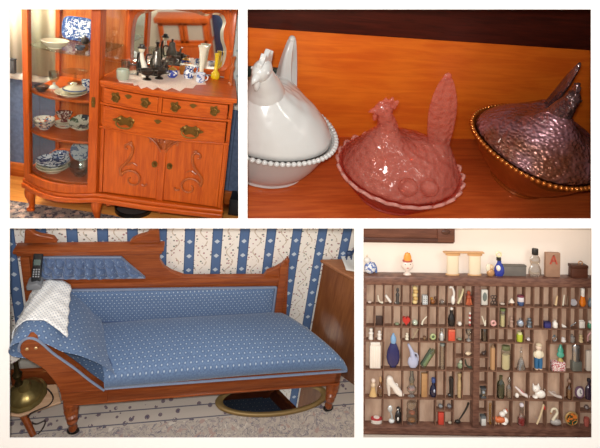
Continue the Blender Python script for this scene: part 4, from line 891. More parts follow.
CG = thin_glass('small clear glass', '#fafbfa', .26); CGG = thin_glass('small green glass', '#d8e8d2', .22); CGB = thin_glass('small bluish glass', '#e6f0f6', .26); CGA = thin_glass('small amber glass', '#e6cda6', .2); CGD = thin_glass('small dark green glass', '#b4c4a6', .16)

# top row, left half
t = trk(369.5, 1, 'pebble', 'small pale pebble in the first compartment of the top row', 'pebble'); orb(t, 'stone', plain('#cdb9ac', .7), 0, 1.3, (2.2, 1.6, 1.3))
t = trk(380, 1, 'bone_hook', 'thin white curved bone hook leaning in the second compartment of the top row', 'hook'); rod(t, 'shaft', IV, [(-2.2, 8), (-1.6, 4), (.2, 1.2), (3, .8)], (.6, 1))
t = trk(388, 1, 'chalk_stick', 'thick white stick leaning diagonally in the top row', 'stick'); rod(t, 'stick', W_, [(-2.6, 8.2), (2.6, 1.4)], 1.35, 1)
t = trk(397.5, 1, 'lady_silhouette', 'slender dark grey standing figure in the top row left half', 'figurine'); rev(t, 'body', plain('#4b4541', .5), 4.2, 16, FIG); orb(t, 'foot', plain('#b9b0a8', .6), -1.6, .9, (1.2, 1.2, .9))
t = trk(415, 1, 'carved_totem', 'cream and brown carved totem filling its compartment in the top row', 'carving')
for i in range(5): orb(t, 'carved_segment', plain('#d8bd82', .5) if i % 2 == 0 else plain('#c4a062', .5), .5 if i % 2 else -.3, 1.9 + 3.5 * i, (2.7, 2.4, 2.1))
for i in range(2): z = ZR[1]; t = trk(424, 1, 'dice', ('lower', 'upper')[i] + ' white die of the pair stacked in the top row', 'die', 'dice in the top row', z=ZR[1] + i * 4.6 * U); blk(t, 'cube', plain('#c9cac8', .4), 5, 4.4, 0, 0, 4.4, bev=.002); m = MB(); [m.sph((dx * U, -2.25 * U, (2.2 + dz) * U), .5 * U, 8) for dx in (-1.2, 1.2) for dz in (-1.1, 1.1)]; m.build('pips', plain('#6d7074', .5), t)
t = trk(433, 1, 'squirrel_figurine', 'small brown and gold animal figurine in the top row', 'figurine'); orb(t, 'body', plain('#8a5428', .4), -.5, 2.5, (2.2, 2, 2.5)); orb(t, 'head', plain('#a8742e', .4), -1.4, 5.6, (1.6, 1.4, 1.4)); rod(t, 'tail', plain('#5f3a22', .5), [(1.2, 1), (2.6, 3.5), (1.6, 6.4), (2.8, 7.6)], (1, .7))
t = trk(442, 1, 'glass_stopper', 'small clear glass stopper nearly invisible in the top row', 'stopper'); rev(t, 'stopper', CG, 5, 5, EGG)
t = trk(452, 1, 'swan_figurine', 'tall narrow white long-necked figurine in the top row', 'figurine'); rev(t, 'body', W_, 4.6, 9, EGG, 0, 1); rod(t, 'neck', W_, [(1.4, 6), (2, 11), (.6, 16), (-1.6, 17.4), (-2.4, 16.2)], (1.4, .8))
t = trk(460.5, 1, 'bamboo_stick', 'cream stick leaning steeply to the right in the top row', 'stick'); rod(t, 'stick', plain('#d9caa0', .5), [(-2.6, 1), (1, 9), (2.8, 16)], (1.3, .9)); rod(t, 'tip', plain('#8c8a5a', .5), [(-1.6, 7), (-1.2, 15)], .5, 1)
t = trk(468.6, 1, 'red_doll', 'reddish brown doll with spread arms in the last compartment of the top row, left half', 'doll'); rev(t, 'body', plain('#a34a2c', .6), 6, 14, FIG); rod(t, 'arm', plain('#5f2c22', .6), [(-3.4, 9), (0, 10.5), (3.4, 7)], 1.1); plate_(t, 'skirt', plain('#b8603a', .6), [(-3.4, .2), (3.4, .2), (2, 6.5), (-2, 6.5)], 3.4)
# second row, left half
t = trk(379, 2, 'brooch', 'dark brown square brooch standing in the second row', 'brooch'); blk(t, 'plaque', plain('#41302b', .4), 6.4, 9, 0, 0, 2, bev=.002); tor(t, 'ring', plain('#7a5a4c', .4), 0, 5, 1.8, .5); orb(t, 'stone', plain('#8c7468', .3), 0, 5, .9)
t = trk(397, 2, 'green_pebble', 'tiny dull green pebble in the second row', 'pebble'); orb(t, 'stone', plain('#7d8a6c', .6), 0, 1.2, (2.2, 1.6, 1.2))
t = trk(406, 2, 'red_heart', 'bright red heart in the second row', 'heart'); hp = [(3.9 * math.sin(a) ** 3, 4.6 + .29 * (13 * math.cos(a) - 5 * math.cos(2 * a) - 2 * math.cos(3 * a) - math.cos(4 * a))) for a in [2 * PI * k / 40 for k in range(40)]]; plate_(t, 'heart', RD, [(x, z + .4) for x, z in hp], 3.6, .004)
t = trk(415, 2, 'marble', 'greenish white marble beside the red heart', 'marble'); orb(t, 'ball', plain('#c5cdb8', .12, coat=.6, var=.25, vs_=120), 0, 2.9, (2.8, 2.8, 2.8))
t = trk(424.5, 2, 'tusk', 'cream curved tusk in the second row left half', 'tusk'); rod(t, 'tusk', IV, [(-2.6, .9), (-1.2, 5), (2.4, 9)], (1.1, .4))
t = trk(451.3, 2, 'ink_bottle', 'tall glossy black bottle with a white ball stopper in the second row', 'bottle'); rev(t, 'body', BK_, 7.2, 15.5, VAS); orb(t, 'stopper', W_, 0, 17.2, 1.6)
t = trk(459.6, 2, 'white_bead', 'single small white bead in the second row', 'bead'); orb(t, 'bead', W_, 0, 2.2, 2.1)
t = trk(469.5, 2, 'bead_string', 'upright string of red and white beads at the end of the second row', 'beads')
for i in range(6): orb(t, 'bead', W_ if i % 2 else plain('#b0504a', .4), .3, 1.3 + 2.3 * i, 1.25)
# third row, left half
t = trk(371, 3, 'white_figurine', 'white standing figurine in the first compartment of the third row', 'figurine'); rev(t, 'body', W_, 5.6, 11, FIG)
t = trk(379.3, 3, 'white_figurine', 'smaller white standing figurine in the second compartment of the third row', 'figurine'); rev(t, 'body', W_, 5, 8.6, FIG)
t = trk(407, 3, 'ivory_bust', 'small cream bust beside the blue-capped bottle', 'bust'); rev(t, 'body', IV, 4, 6.6, FIG)
t = trk(415.3, 3, 'twig', 'very thin tan twig leaning in the third row', 'twig'); rod(t, 'twig', plain('#b9a684', .6), [(-2.6, 1), (2.8, 10.5)], .5, 1); rod(t, 'side_twig', plain('#b9a684', .6), [(-.5, 5), (-2, 9)], .35, 1)
t = trk(424.5, 3, 'acorn', 'tiny brown acorn in the third row', 'acorn'); rev(t, 'nut', plain('#8a6a4a', .5), 3, 3.4, EGG); rev(t, 'cup', BR_, 3.3, 1.2, EGG, 2.6)
t = trk(433, 3, 'eyelet_ring', 'yellow-green ring with dark centre in the third row', 'ring'); tor(t, 'ring', plain('#b9c48a', .3), 0, 3.1, 2.2, .9); orb(t, 'center', plain('#55684a', .3), 0, 3.1, (1.5, 1, 1.5))
t = trk(441.6, 3, 'silver_thimble_bottle', 'slim silvery white bottle in the third row', 'bottle'); rev(t, 'body', plain('#d3d3d0', .25, .3), 4.2, 9, BOT); rev(t, 'cap', SLV, 2.4, 3, CYL, 9)
t = trk(451.3, 3, 'orange_block', 'orange red block filling its compartment in the third row', 'block'); blk(t, 'block', ORR, 7.4, 9.4, 0, 0, 5, bev=.003); blk(t, 'lid', plain('#e07a5c', .4), 6.6, 1.6, 9.4, 0, 4.4)
t = trk(459.6, 3, 'moss_pebble', 'dull green pebble in the third row next to the orange block', 'pebble'); orb(t, 'stone', plain('#8b8f76', .6), 0, 1.2, (2.4, 1.8, 1.2))
t = trk(468.7, 3, 'crystal_goblet', 'small grey cut glass goblet at the end of the third row', 'goblet'); rev(t, 'bowl', CG, 6.4, 6.6, CON[::-1] if False else [(0, 0), (.2, .0), (.9, .4), (1, 1), (.9, 1), (.8, .45), (0, .1)], 4.4); rev(t, 'foot', plain('#8c8680', .3), 5, 4.4, [(0, 0), (1, 0), (.9, .15), (.2, .4), (.2, 1), (0, 1)])
# fourth row, left half
t = trk(374.8, 4, 'ribbed_bottle', 'tall white ribbed square bottle in the fourth row', 'bottle'); blk(t, 'body', plain('#eadfd2', .3, coat=.3), 11, 23, 0, 0, 5, bev=.004); blk(t, 'lid', W_, 9.6, 3.2, 23, 0, 4.6, bev=.003)
for i in range(4): blk(t, 'rib', plain('#f1e8dc', .3), .8, 20, 1.5, -3.6 + 2.4 * i, .8, -2.6, .0008)
t = trk(393, 4, 'perfume_bottle', 'dark blue perfume bottle with a pale blue stopper in a tall compartment', 'bottle'); rev(t, 'body', NAV, 13.6, 25.5, [(0, .02), (.35, .02), (.8, .18), (1, .42), (.9, .66), (.5, .93), (.36, 1), (0, 1)], seg=28); rev(t, 'stopper', LBL, 6, 10, [(0, 0), (.8, 0), (1, .2), (.95, .5), (.6, .72), (.35, .85), (.3, .96), (0, 1)], 25)
for s in (-1, 1): rod(t, 'foot', plain('#1a1836', .3), [(s * 2, 0.6), (s * 2.2, 4)], 1.2, 1)
t = trk(412, 4, 'genie_jug', 'lavender porcelain jug with a long curved neck in the fourth row', 'jug'); rev(t, 'body', LAV, 11, 13, EGG, 0, 1); rod(t, 'neck', LAV, [(1, 10), (0, 15), (-1.6, 19), (-4.2, 24)], (3, 1.1)); rod(t, 'handle', plain('#c9cbdc', .3), [(4.6, 5), (6.3, 9), (5, 14), (2, 15)], .7); orb(t, 'medallion', plain('#4a4450', .4), 3.4, 13.4, (1.2, 2.2, 1.4))
t = trk(428.5, 4, 'glass_vial', 'green glass vial leaning diagonally in the fourth row', 'vial'); m = MB(); m.T = Matrix.Translation((0, 0, 10.6 * U)) @ Matrix.Rotation(.55, 4, 'Y'); m.lathe([(0, -11 * U), (2.6 * U, -10.5 * U), (2.6 * U, 8 * U), (1.6 * U, 9 * U), (1.6 * U, 10 * U), (0, 10 * U)], seg=16); m.build('tube', CGG, t); m = MB(); m.T = Matrix.Translation((0, 0, 10.6 * U)) @ Matrix.Rotation(.55, 4, 'Y'); m.lathe([(0, -9 * U), (2.0 * U, -8.5 * U), (2.0 * U, 4 * U), (0, 4 * U)], seg=14); m.build('filling', plain('#8fa07c', .5), t); m = MB(); m.T = Matrix.Translation((-3.0 * U, 0, 11.4 * U)) @ Matrix.Rotation(.55, 4, 'Y'); m.box((0, 0, 0), (1.2 * U, 3 * U, 19 * U), .001); m.build('splint', plain('#4d5a4a', .5), t)
t = trk(442, 4, 'test_tube', 'upright clear grey glass tube in the fourth row', 'tube'); rev(t, 'tube', CG, 5.4, 23, CYL); rev(t, 'stopper', plain('#8c9088', .5), 4.4, 2, CYL, 23)
t = trk(460, 4, 'moss_figurine', 'small green and white lump figurine in a lower half compartment', 'figurine'); orb(t, 'body', plain('#93a07e', .6, var=.3, vs_=150), 0, 3, (2.6, 2.2, 3)); orb(t, 'head', plain('#c8c9b0', .5), .6, 6.8, 1.6)
zh = at(464, 357, 1, 0).z
t = trk(468.4, 4, 'sea_shell', 'small cream sea shell in an upper half compartment', 'shell', z=zh); m = MB(); m.T = Matrix.Translation((0, 0, 1.8 * U)) @ Matrix.Rotation(PI / 2 - .1, 4, 'Y'); m.lathe([(0, -3.4 * U), (1.4 * U, -2 * U), (1.8 * U, 0), (1.0 * U, 2 * U), (0, 3.4 * U)], seg=14, wob=lambda a: 1 + .08 * math.cos(6 * a)); m.build('shell', plain('#e8cfae', .4), t)
t = trk(468.2, 4, 'animal_horn', 'dark green curved horn at the end of the fourth row', 'horn'); rod(t, 'horn', plain('#3f4436', .4), [(-3, 9), (-2.4, 5), (0, 2), (3.2, 1.4)], (.6, 1.3))
# fifth row, left half
t = trk(373, 5, 'cream_doll', 'cream and gold doll in the first compartment of the fifth row', 'doll'); rev(t, 'gown', plain('#d0ab74', .5), 8, 10.5, CON[:3] + [(.5, .7), (.55, .95), (0, 1)]); rev(t, 'torso', plain('#d9bfa0', .5), 5, 5, EGG, 8.6); orb(t, 'head', plain('#e8d2c0', .4), 0, 15.2, 2.2)
t = trk(380.3, 5, 'cruet_bottle', 'narrow brownish glass bottle with a tan stopper beside the cream doll', 'bottle'); rev(t, 'body', CGA, 6.2, 14, BOT); rev(t, 'stopper', plain('#c09a70', .5), 3, 6, EGG, 13.6)
t = trk(394, 5, 'ceramic_shoe', 'white ceramic high-heeled shoe in the fifth row', 'shoe'); plate_(t, 'upper', plain('#e9dfd4', .3, coat=.4), [(-7.92, 18.70), (-5.06, 20.68), (-1.76, 19.14), (-0.66, 15.84), (0.44, 13.42), (3.30, 10.78), (7.26, 5.94), (9.90, 2.64), (10.12, 0.44), (5.06, 0.22), (0.22, 3.74), (-2.42, 8.58), (-4.40, 10.12), (-7.92, 12.54)], 5.2, .010); rod(t, 'heel', plain('#e2d6ca', .3, coat=.4), [(-5.94, 12.65), (-5.39, 6.60), (-4.95, 0.66)], (2.4, 1.1)); tor(t, 'bow', W_, 2.4, 11.2, 1.2, .5)
t = trk(411.5, 5, 'oil_lamp', 'miniature clear glass oil lamp with a bluish chimney', 'lamp'); rev(t, 'font', CG, 10.5, 12, [(0, 0), (.8, 0), (.75, .08), (.35, .2), (.9, .5), (.95, .7), (.4, 1), (0, 1)]); rev(t, 'oil', plain('#a8807a', .2), 7.6, 3, EGG, 6); rev(t, 'burner', plain('#9a8a70', .3, .6), 4.4, 2.4, CYL, 12); rev(t, 'chimney', CGB, 6, 11.6, [(0.7, 0), (1, .25), (.6, .6), (.5, 1), (.42, 1), (.5, .6), (.85, .25), (.6, .02)], 14)
t = trk(424.3, 5, 'wooden_domino', 'plain tan wooden block standing in the fifth row', 'block'); blk(t, 'block', plain('#b98c5e', .55, var=.15, vs_=50), 6.4, 23.5, 0, 0, 3)
t = trk(433.2, 5, 'blue_flask', 'small dark blue flask with a pale label in the fifth row', 'flask'); rev(t, 'body', plain('#171a38', .12, coat=.7), 7.4, 15, VAS); rev(t, 'cap', plain('#41548a', .3), 4, 4, CYL, 14.6); orb(t, 'label_patch', plain('#b9bccb', .5), .4, 6.8, (1.3, 3.3, 2.2))
t = trk(450.8, 5, 'black_boot', 'little black boot in the fifth row', 'boot'); rev(t, 'shaft', BK_, 5.2, 17, [(0, 0), (.85, 0), (.8, .3), (1, .96), (.9, 1), (0, .98)], 2.4, .6); rod(t, 'foot', BK_, [(1.2, 2.2), (-1.2, 1.8), (-3, 1.4)], (2.2, 1.3)); blk(t, 'heel', plain('#141212', .5), 2.2, 2, 0, 1.9, 3.4)
t = trk(459.2, 5, 'clothes_peg', 'pale wooden peg standing in the fifth row beside the divider', 'peg'); rev(t, 'peg', plain('#c2a578', .6, var=.2, vs_=80), 5, 24, [(0, 0), (.7, 0), (.75, .6), (.5, .82), (.8, .9), (.7, .98), (0, 1)])
# bottom row, left half
t = trk(376.5, 6, 'round_tin', 'round red and white tin in the bottom row', 'tin'); rev(t, 'base', plain('#d9cfc4', .3), 11, 3.4, CYL); rev(t, 'lid', plain('#b03a3c', .3), 11.4, 2.2, CYL, 3.4); rev(t, 'label_disc', plain('#e6d9d0', .4), 6, .3, CYL, 5.6)
t = trk(390.5, 6, 'silver_spoon', 'white and silver spoon-shaped figurine in the bottom row', 'figurine'); rod(t, 'handle', plain('#c9cbc8', .3, .4), [(.6, .6), (1.4, 6), (0, 11)], (1.4, .8)); orb(t, 'bowl', plain('#dfe0dc', .25, .4), -.6, 14.4, (2.6, 1.6, 3.6)); orb(t, 'foot', plain('#d5d6d4', .3), 1, 2.2, (3, 2.4, 2.2))
t = trk(398.2, 6, 'penguin_figurine', 'black and white penguin-like figurine beside the silver spoon', 'figurine'); rev(t, 'body', BK_, 7, 13, EGG); orb(t, 'belly', W_, -.6, 5.6, (1.5, 3, 3)); orb(t, 'head', BK_, 0, 14.4, 2.2); orb(t, 'face', W_, -.8, 14.6, (1.0, 2.6, 1.0))
t = trk(411.8, 6, 'stacked_jar', 'ribbed clear glass jar with brown contents in the bottom row', 'jar'); rev(t, 'jar', CG, 11.6, 22, [(0, 0), (.9, 0), (1, .08), (.92, .2), (1, .34), (.9, .48), (1, .62), (.88, .76), (.94, .9), (.8, 1), (0, 1)]); rev(t, 'lower_filling', plain('#9a6b44', .5), 8, 5, EGG, 1); rev(t, 'upper_filling', plain('#a5664c', .5), 7, 4, EGG, 9)
zh = at(445, 410.6, 1, 0).z
for px, lab, c in ((441.3, 'small grey gem above the red block', '#8f8f90'), (450, 'small grey gem right of the divider above an empty compartment', '#7f7c80')): t = trk(px, 6, 'gemstone', lab, 'gem', 'grey gems in the bottom row', z=zh); m = MB(); m.lathe([(0, 0), (1.4 * U, .6 * U), (2.5 * U, 2.6 * U), (1.5 * U, 4.2 * U), (0, 4.3 * U)], seg=7); m.build('stone', plain(c, .15, .3, coat=.6), t, ang=5)
t = trk(441.2, 6, 'red_block', 'red standing block in the lower half compartment of the bottom row', 'block'); blk(t, 'block', plain('#c84636', .4), 6.8, 12, 0, 0, 4, bev=.003); tor(t, 'ring', plain('#e0705c', .4), 0, 6, 1.8, .6)
t = trk(449.8, 6, 'green_pebble', 'pale pebble in the compartment right of the red block', 'pebble'); orb(t, 'stone', plain('#b0a08c', .6), 0, 1.4, (2, 1.5, 1.4))
t = trk(462.3, 6, 'black_ladle', 'long black ladle leaning diagonally at the end of the bottom row', 'ladle'); rod(t, 'handle', plain('#3a352e', .4, .4), [(-4, 3), (0, 9), (4, 16), (6, 21.5)], (.7, 1)); orb(t, 'bowl', plain('#2e2a26', .4, .4), -4.6, 2.4, (3, 1.8, 1.8))
# top row, right half
t = trk(484.3, 1, 'cameo_frame', 'white framed grey cameo at the start of the right half, top row', 'cameo'); blk(t, 'frame', plain('#d8d2c6', .4), 6.4, 15.4, 0, 0, 2.2, bev=.003); m = MB(); m.T = Matrix.Translation((0, -1.2 * U, 8.4 * U)); m.sph((0, 0, 0), (2.2 * U, .5 * U, 4.6 * U), 16); m.build('cameo', plain('#6f7670', .4), t)
t = trk(493.8, 1, 'lace_ornament', 'dark lacy filigree ornament in the top row right half', 'ornament')
for i, (x, z) in enumerate(((-1.3, 2.2), (1.3, 2.2), (0, 5.2), (-1.4, 8), (1.4, 8))): tor(t, 'filigree_ring', plain('#51423c', .4, .4), x, z, 1.5, .45)
t = trk(502.4, 1, 'chip_stone', 'faint pale stone chip in the top row right half', 'pebble'); orb(t, 'stone', plain('#b9a898', .6), 0, 1.3, (2.6, 1.6, 1.3))
t = trk(511.6, 1, 'mushroom', 'tiny cream mushroom with brown stalk in the top row', 'mushroom'); rev(t, 'stalk', plain('#86563a', .5), 3.4, 3, CYL); rev(t, 'cap', plain('#e2d4c2', .4), 6, 4, CON, 3)
t = trk(520.8, 1, 'painted_cup', 'blue, white and red painted cup in the top row', 'cup'); rev(t, 'body', plain('#41567e', .3), 6.8, 4, [(0, 0), (.7, 0), (1, .5), (1, 1), (0, 1)]); rev(t, 'band', plain('#d9cfd0', .3), 7, 4.4, CYL, 4); rev(t, 'rim', plain('#7c3a4a', .3), 7, 1.8, CYL, 8.4)
t = trk(556.8, 1, 'wax_crayon', 'cream crayon standing upright in the top row right half', 'crayon'); rod(t, 'stick', plain('#d2b48a', .5), [(-1.2, .6), (.4, 10)], (1.2, .8), 2)
t = trk(563.6, 1, 'bone_needle', 'thin cream needle leaning against a divider in the top row', 'needle'); rod(t, 'needle', IV, [(-.6, .5), (.6, 11)], (.8, .4), 2)
t = trk(566.8, 1, 'bone_needle', 'second thinner brown needle next to the cream one', 'needle'); rod(t, 'needle', plain('#7a6450', .5), [(.3, .5), (1.2, 10)], (.6, .4), 2)
t = trk(573.3, 1, 'glass_disc', 'round pale grey glass disc in the top row', 'disc'); m = MB(); m.T = Matrix.Translation((0, 0, 3.7 * U)) @ Matrix.Rotation(PI / 2, 4, 'X'); m.lathe([(0, -1 * U), (3.2 * U, -1 * U), (3.6 * U, 0), (3.2 * U, 1 * U), (0, 1 * U)], seg=24); m.build('disc', plain('#b4b0b4', .15, coat=.6), t)
t = trk(582.6, 1, 'amber_bottle', 'orange bottle with a tall white cap in the top row', 'bottle'); rev(t, 'body', AMB, 6.8, 10.4, VAS[:5] + [(.6, 1), (0, 1)]); rev(t, 'cap', W_, 3.6, 8, CYL, 10)
t = trk(590.3, 1, 'grey_flask', 'bluish grey flask cut off by the right edge of the top row', 'flask'); rev(t, 'body', plain('#6f7a84', .3), 5, 8, VAS)
# second row, right half
t = trk(483.6, 2, 'ivory_fork', 'white forked stick at the start of the second row, right half', 'stick'); rod(t, 'prong', IV, [(1.6, .7), (-1.8, 10)], (.9, .6), 2); rod(t, 'prong', IV, [(1.6, .7), (2.0, 6)], (.8, .5), 2)
t = trk(493.4, 2, 'ring_bead', 'pink ring-shaped bead in the second row', 'bead'); tor(t, 'ring', plain('#e2aaa2', .4), 0, 3.2, 2.1, 1.05)
t = trk(502.4, 2, 'sand_vial', 'glass vial of cream sand with a green cork in the second row', 'vial'); rev(t, 'tube', CG, 5.6, 16, CYL); rev(t, 'sand', plain('#d9cc94', .7), 4.2, 11, CYL, .6); rev(t, 'cork', plain('#6f7a4a', .6), 5, 2, CYL, 16)
t = trk(511.2, 2, 'pale_figure', 'faint rose and tan figure in the second row', 'figurine'); rev(t, 'body', plain('#a98a78', .6), 4.6, 10, FIG)
t = trk(520.4, 2, 'christmas_ball', 'silver blue ball with a cap in the second row', 'ornament'); orb(t, 'ball', plain('#b9c3d2', .12, .5), 0, 3.6, (3.4, 2.9, 3.5)); rev(t, 'cap', SLV, 2, 1.8, CYL, 6.8)
t = trk(529.3, 2, 'pewter_figure', 'blue grey pewter figure in the second row', 'figurine'); rev(t, 'body', plain('#7c848c', .3, .6), 6, 9, FIG)
t = trk(547.3, 2, 'blue_box', 'small navy blue box in the second row', 'box'); blk(t, 'box', plain('#34306e', .4), 7.2, 4.4, 0, 0, 4.4); blk(t, 'lid', plain('#2a2758', .4), 7.5, 1.2, 4.4, 0, 4.7)
t = trk(554.9, 2, 'milk_bottle', 'small white bottle beside the navy box', 'bottle'); rev(t, 'body', W_, 5.2, 7, BOT)
t = trk(563.6, 2, 'seashell_chip', 'small white pointed chip leaning in the second row', 'shell'); plate_(t, 'chip', W_, [(-2.6, 3.8), (-1.6, .2), (2.6, .2), (2.2, 1.4)], 2)
t = trk(572.6, 2, 'silver_pin', 'slanted silver pin in the second row', 'pin'); rod(t, 'shaft', SLV, [(-3, .8), (3, 4.6)], .6, 1); orb(t, 'head', SLV, 3, 4.8, 1)
t = trk(581.2, 2, 'white_cup', 'square white cup in the second row', 'cup'); blk(t, 'body', plain('#e6ded4', .3, coat=.3), 5.6, 7, 0, 0, 4.4, bev=.004); tor(t, 'rim', W_, 0, 7, 2.3, .4, .12)
t = trk(590, 2, 'green_jar', 'little green glass jar with a white lid at the right edge of the second row', 'jar'); rev(t, 'body', plain('#4f9070', .15, coat=.5), 4.8, 5, BOT[:5] + [(.7, 1), (0, 1)]); rev(t, 'lid', W_, 3.4, 2, CYL, 5)
# third row, right half
t = trk(484, 3, 'grey_vial', 'grey glass vial filling the first compartment of the third row, right half', 'vial'); rev(t, 'tube', thin_glass('smoky vial', '#c9c6c0', .2), 5.6, 11.6, CYL); rev(t, 'cap', plain('#6b665f', .4), 4, 1.6, CYL, 11.6)
t = trk(519.6, 3, 'lime_bottle', 'yellow-green bottle in the third row', 'bottle'); rev(t, 'body', plain('#b5bf3a', .2, coat=.5), 6, 7, CYL); rev(t, 'cap', plain('#e0dca0', .3), 4.4, 2, CYL, 7)
t = trk(528.4, 3, 'glass_bead', 'tiny clear glass bead in the third row', 'bead'); orb(t, 'bead', plain('#c9bdbb', .1, coat=.7), 0, 1.9, 1.8)
t = trk(554.4, 3, 'silver_ring', 'silver ring with a dark stone in the third row', 'ring'); tor(t, 'band', SLV, 0, 2.8, 2.2, .6); orb(t, 'stone', plain('#5a6468', .2), 0, 5.6, 1.1)
t = trk(563, 3, 'white_shell', 'two-layered white shell in the third row', 'shell'); rev(t, 'shell', plain('#d9d0ca', .4), 5.6, 4.6, [(0, 0), (.9, .05), (1, .3), (.6, .5), (.8, .7), (.4, .95), (0, 1)])
t = trk(572, 3, 'grey_flask', 'grey glass flask in the third row near the right edge', 'flask'); rev(t, 'body', plain('#857e78', .15, coat=.5), 5.2, 7.4, BOT)
t = trk(580.7, 3, 'cherub', 'cream cherub figurine in the third row', 'figurine'); rev(t, 'body', plain('#cbb488', .4), 5, 7.6, FIG)
t = trk(589.6, 3, 'pink_hook', 'pink curled hook at the right edge of the third row', 'hook'); rod(t, 'hook', PNK, [(-1.8, .8), (-1.6, 6), (.6, 9), (2, 9.6)], .7)
# fourth row, right half
zh = at(484, 357, 1, 0).z
t = trk(483.5, 4, 'dark_beetle', 'dark beetle-shaped stone in an upper half compartment', 'stone', z=zh); orb(t, 'body', plain('#4a3a34', .3), 0, 2, (2.2, 1.8, 1.7)); orb(t, 'head', plain('#3a2e2a', .3), 1.8, 3.6, 1)
t = trk(492.5, 4, 'pencil_stub', 'tan wooden pencil stub standing in the fourth row', 'pencil'); rev(t, 'shaft', plain('#b98e64', .6), 5, 22, CYL, seg=8); rev(t, 'point', plain('#8a6a4a', .6), 4.4, 3, CON, 22)
t = trk(505.7, 4, 'spice_jar', 'glass jar of cream powder with an olive lid in the fourth row', 'jar'); rev(t, 'jar', CG, 9.6, 20, CYL); rev(t, 'powder', plain('#d8cc9c', .8), 7.6, 14, CYL, .6); rev(t, 'lid', plain('#6a6c48', .5), 8.4, 4, CYL, 19.6)
t = trk(521, 4, 'glass_bell', 'clear glass bell with a long handle in the fourth row', 'bell'); rev(t, 'bell', CG, 10, 12, [(1, 0), (.8, .3), (.5, .8), (.2, 1), (.15, .95), (.42, .75), (.72, .3), (.92, 0)]); rev(t, 'handle', CG, 3.4, 11, FIG, 11.6)
t = trk(538.3, 4, 'boy_doll', 'boy doll with cream shirt and blue trousers in a tall compartment', 'doll'); 
for s in (-1, 1): rod(t, 'trouser_leg', plain('#2f6690', .5), [(s * 1.9, 1.6), (s * 2.1, 7), (s * 1.6, 12)], (1.8, 2.2)); orb(t, 'shoe', plain('#c9a88c', .5), s * 2, 1, (1.9, 2.4, 1))
rev(t, 'shirt', plain('#e8dcc2', .5), 8, 9, EGG, 11); rod(t, 'arm', plain('#e2d2b4', .5), [(-3.4, 18), (-4.4, 14.5), (-2, 12.4)], 1.1); rod(t, 'arm', plain('#e2d2b4', .5), [(3.4, 18), (4.4, 14.5), (2, 12.4)], 1.1); orb(t, 'head', plain('#e6cdb8', .4), 0, 22.8, (3, 2.6, 3.4)); orb(t, 'hair', plain('#d6c3a4', .5), .2, 25, (3.1, 2.6, 1.8))
zb_ = ZR[4] + 9.4 * U
t = trk(558, 4, 'checked_tin', 'small red and white checked tin in the fourth row under the green lantern', 'tin'); blk(t, 'tin', china('red white check', '#e4d8d2', '#b4505a', 160, .5), 13.4, 9, 0, 0, 5.4, bev=.002)
t = trk(560.5, 4, 'green_lantern', 'green pagoda lantern on a gold foot standing on the checked tin', 'lantern', z=zb_); rev(t, 'foot', plain('#b29a5a', .4), 6, 3.4, CON[:3] + [(.4, .8), (.4, 1), (0, 1)]); rev(t, 'body', plain('#4fa088', .25, coat=.4), 7.6, 7, VAS[:5] + [(.5, 1), (0, 1)], 3.4); rev(t, 'roof', plain('#3f9078', .3), 6, 7, CON, 10)
t = trk(576, 4, 'grey_box', 'grey green metal box under the silver shaker', 'box'); blk(t, 'box', plain('#7c7d74', .4, .4), 9.6, 9.4, 0, 0, 5.2, bev=.003)
t = trk(576, 4, 'silver_shaker', 'tall silver shaker standing on the grey box', 'shaker', z=ZR[4] + 9.6 * U); rev(t, 'body', SLV, 7.8, 13, CYL); rev(t, 'cap', plain('#cfcfcf', .2, .9), 8.4, 4, [(0, 0), (.9, 0), (1, .3), (.7, .8), (0, 1)], 13)
t = trk(588.6, 4, 'ivory_tablet', 'tall cream tablet at the right edge of the fourth row', 'tablet'); blk(t, 'tablet', plain('#dccfc0', .5), 5, 20, 0, 0, 2.4)
# fifth row, right half
t = trk(483.6, 5, 'toy_lantern', 'small grey glass lantern in a lower half compartment of the fifth row', 'lantern'); blk(t, 'glass', CGB, 5, 7, 1.6, 0, 4); blk(t, 'base', plain('#4f5052', .4), 6.4, 1.6, 0, 0, 4.6); blk(t, 'top', plain('#4f5052', .4), 6.4, 1.4, 8.6, 0, 4.6); orb(t, 'flame_globe', plain('#c3cbd4', .3), 0, 5, 1.5)
t = trk(500.7, 5, 'medicine_bottle', 'dark green medicine bottle in the fifth row, right half', 'bottle'); rev(t, 'body', CGD, 7.4, 22, BOT); rev(t, 'liquid', plain('#4a4f3c', .4), 5.6, 10, CYL, .6)
t = trk(509, 5, 'cut_bottle', 'clear faceted bottle beside the dark green one', 'bottle'); rev(t, 'body', CG, 6.4, 16, BOT, seg=8); rev(t, 'stopper', CG, 4, 5, EGG, 16)
t = trk(521.5, 5, 'elf_slipper', 'white and pink pointed slipper standing on its heel in the fifth row', 'slipper'); rod(t, 'slipper', plain('#e2d5d0', .4), [(-6.4, 11), (-3, 8), (1, 4.2), (7.4, 1.2)], (.8, 1.9)); rod(t, 'trim', plain('#c07a78', .5), [(-1, 8), (2, 5), (4, 1.6)], .8); orb(t, 'heel', W_, -4.6, 2.4, (2, 1.8, 2.4))
t = trk(538.6, 5, 'cat_figurine', 'white crouching cat figurine in the fifth row', 'cat figurine'); orb(t, 'body', W_, 1.8, 4, (5.4, 2.8, 4)); orb(t, 'head', W_, -2.6, 9.2, (3.8, 2.7, 3.4)); 
for x in (-5, -.6): plate_(t, 'ear', W_, [(x - 1.3, 11.4), (x + 1.3, 11.6), (x - .2 + (.6 if x > -2 else -.6), 15)], 1.6)
orb(t, 'paw', W_, -3.6, 1.4, (2.6, 2.8, 1.4)); rod(t, 'tail', W_, [(6, 3), (7.4, 6), (6.6, 9)], .9)
for x in (-4.1, -1.7): orb(t, 'eye', plain('#3b3634', .3), x, 9.8, (.5, 2.75, .5))
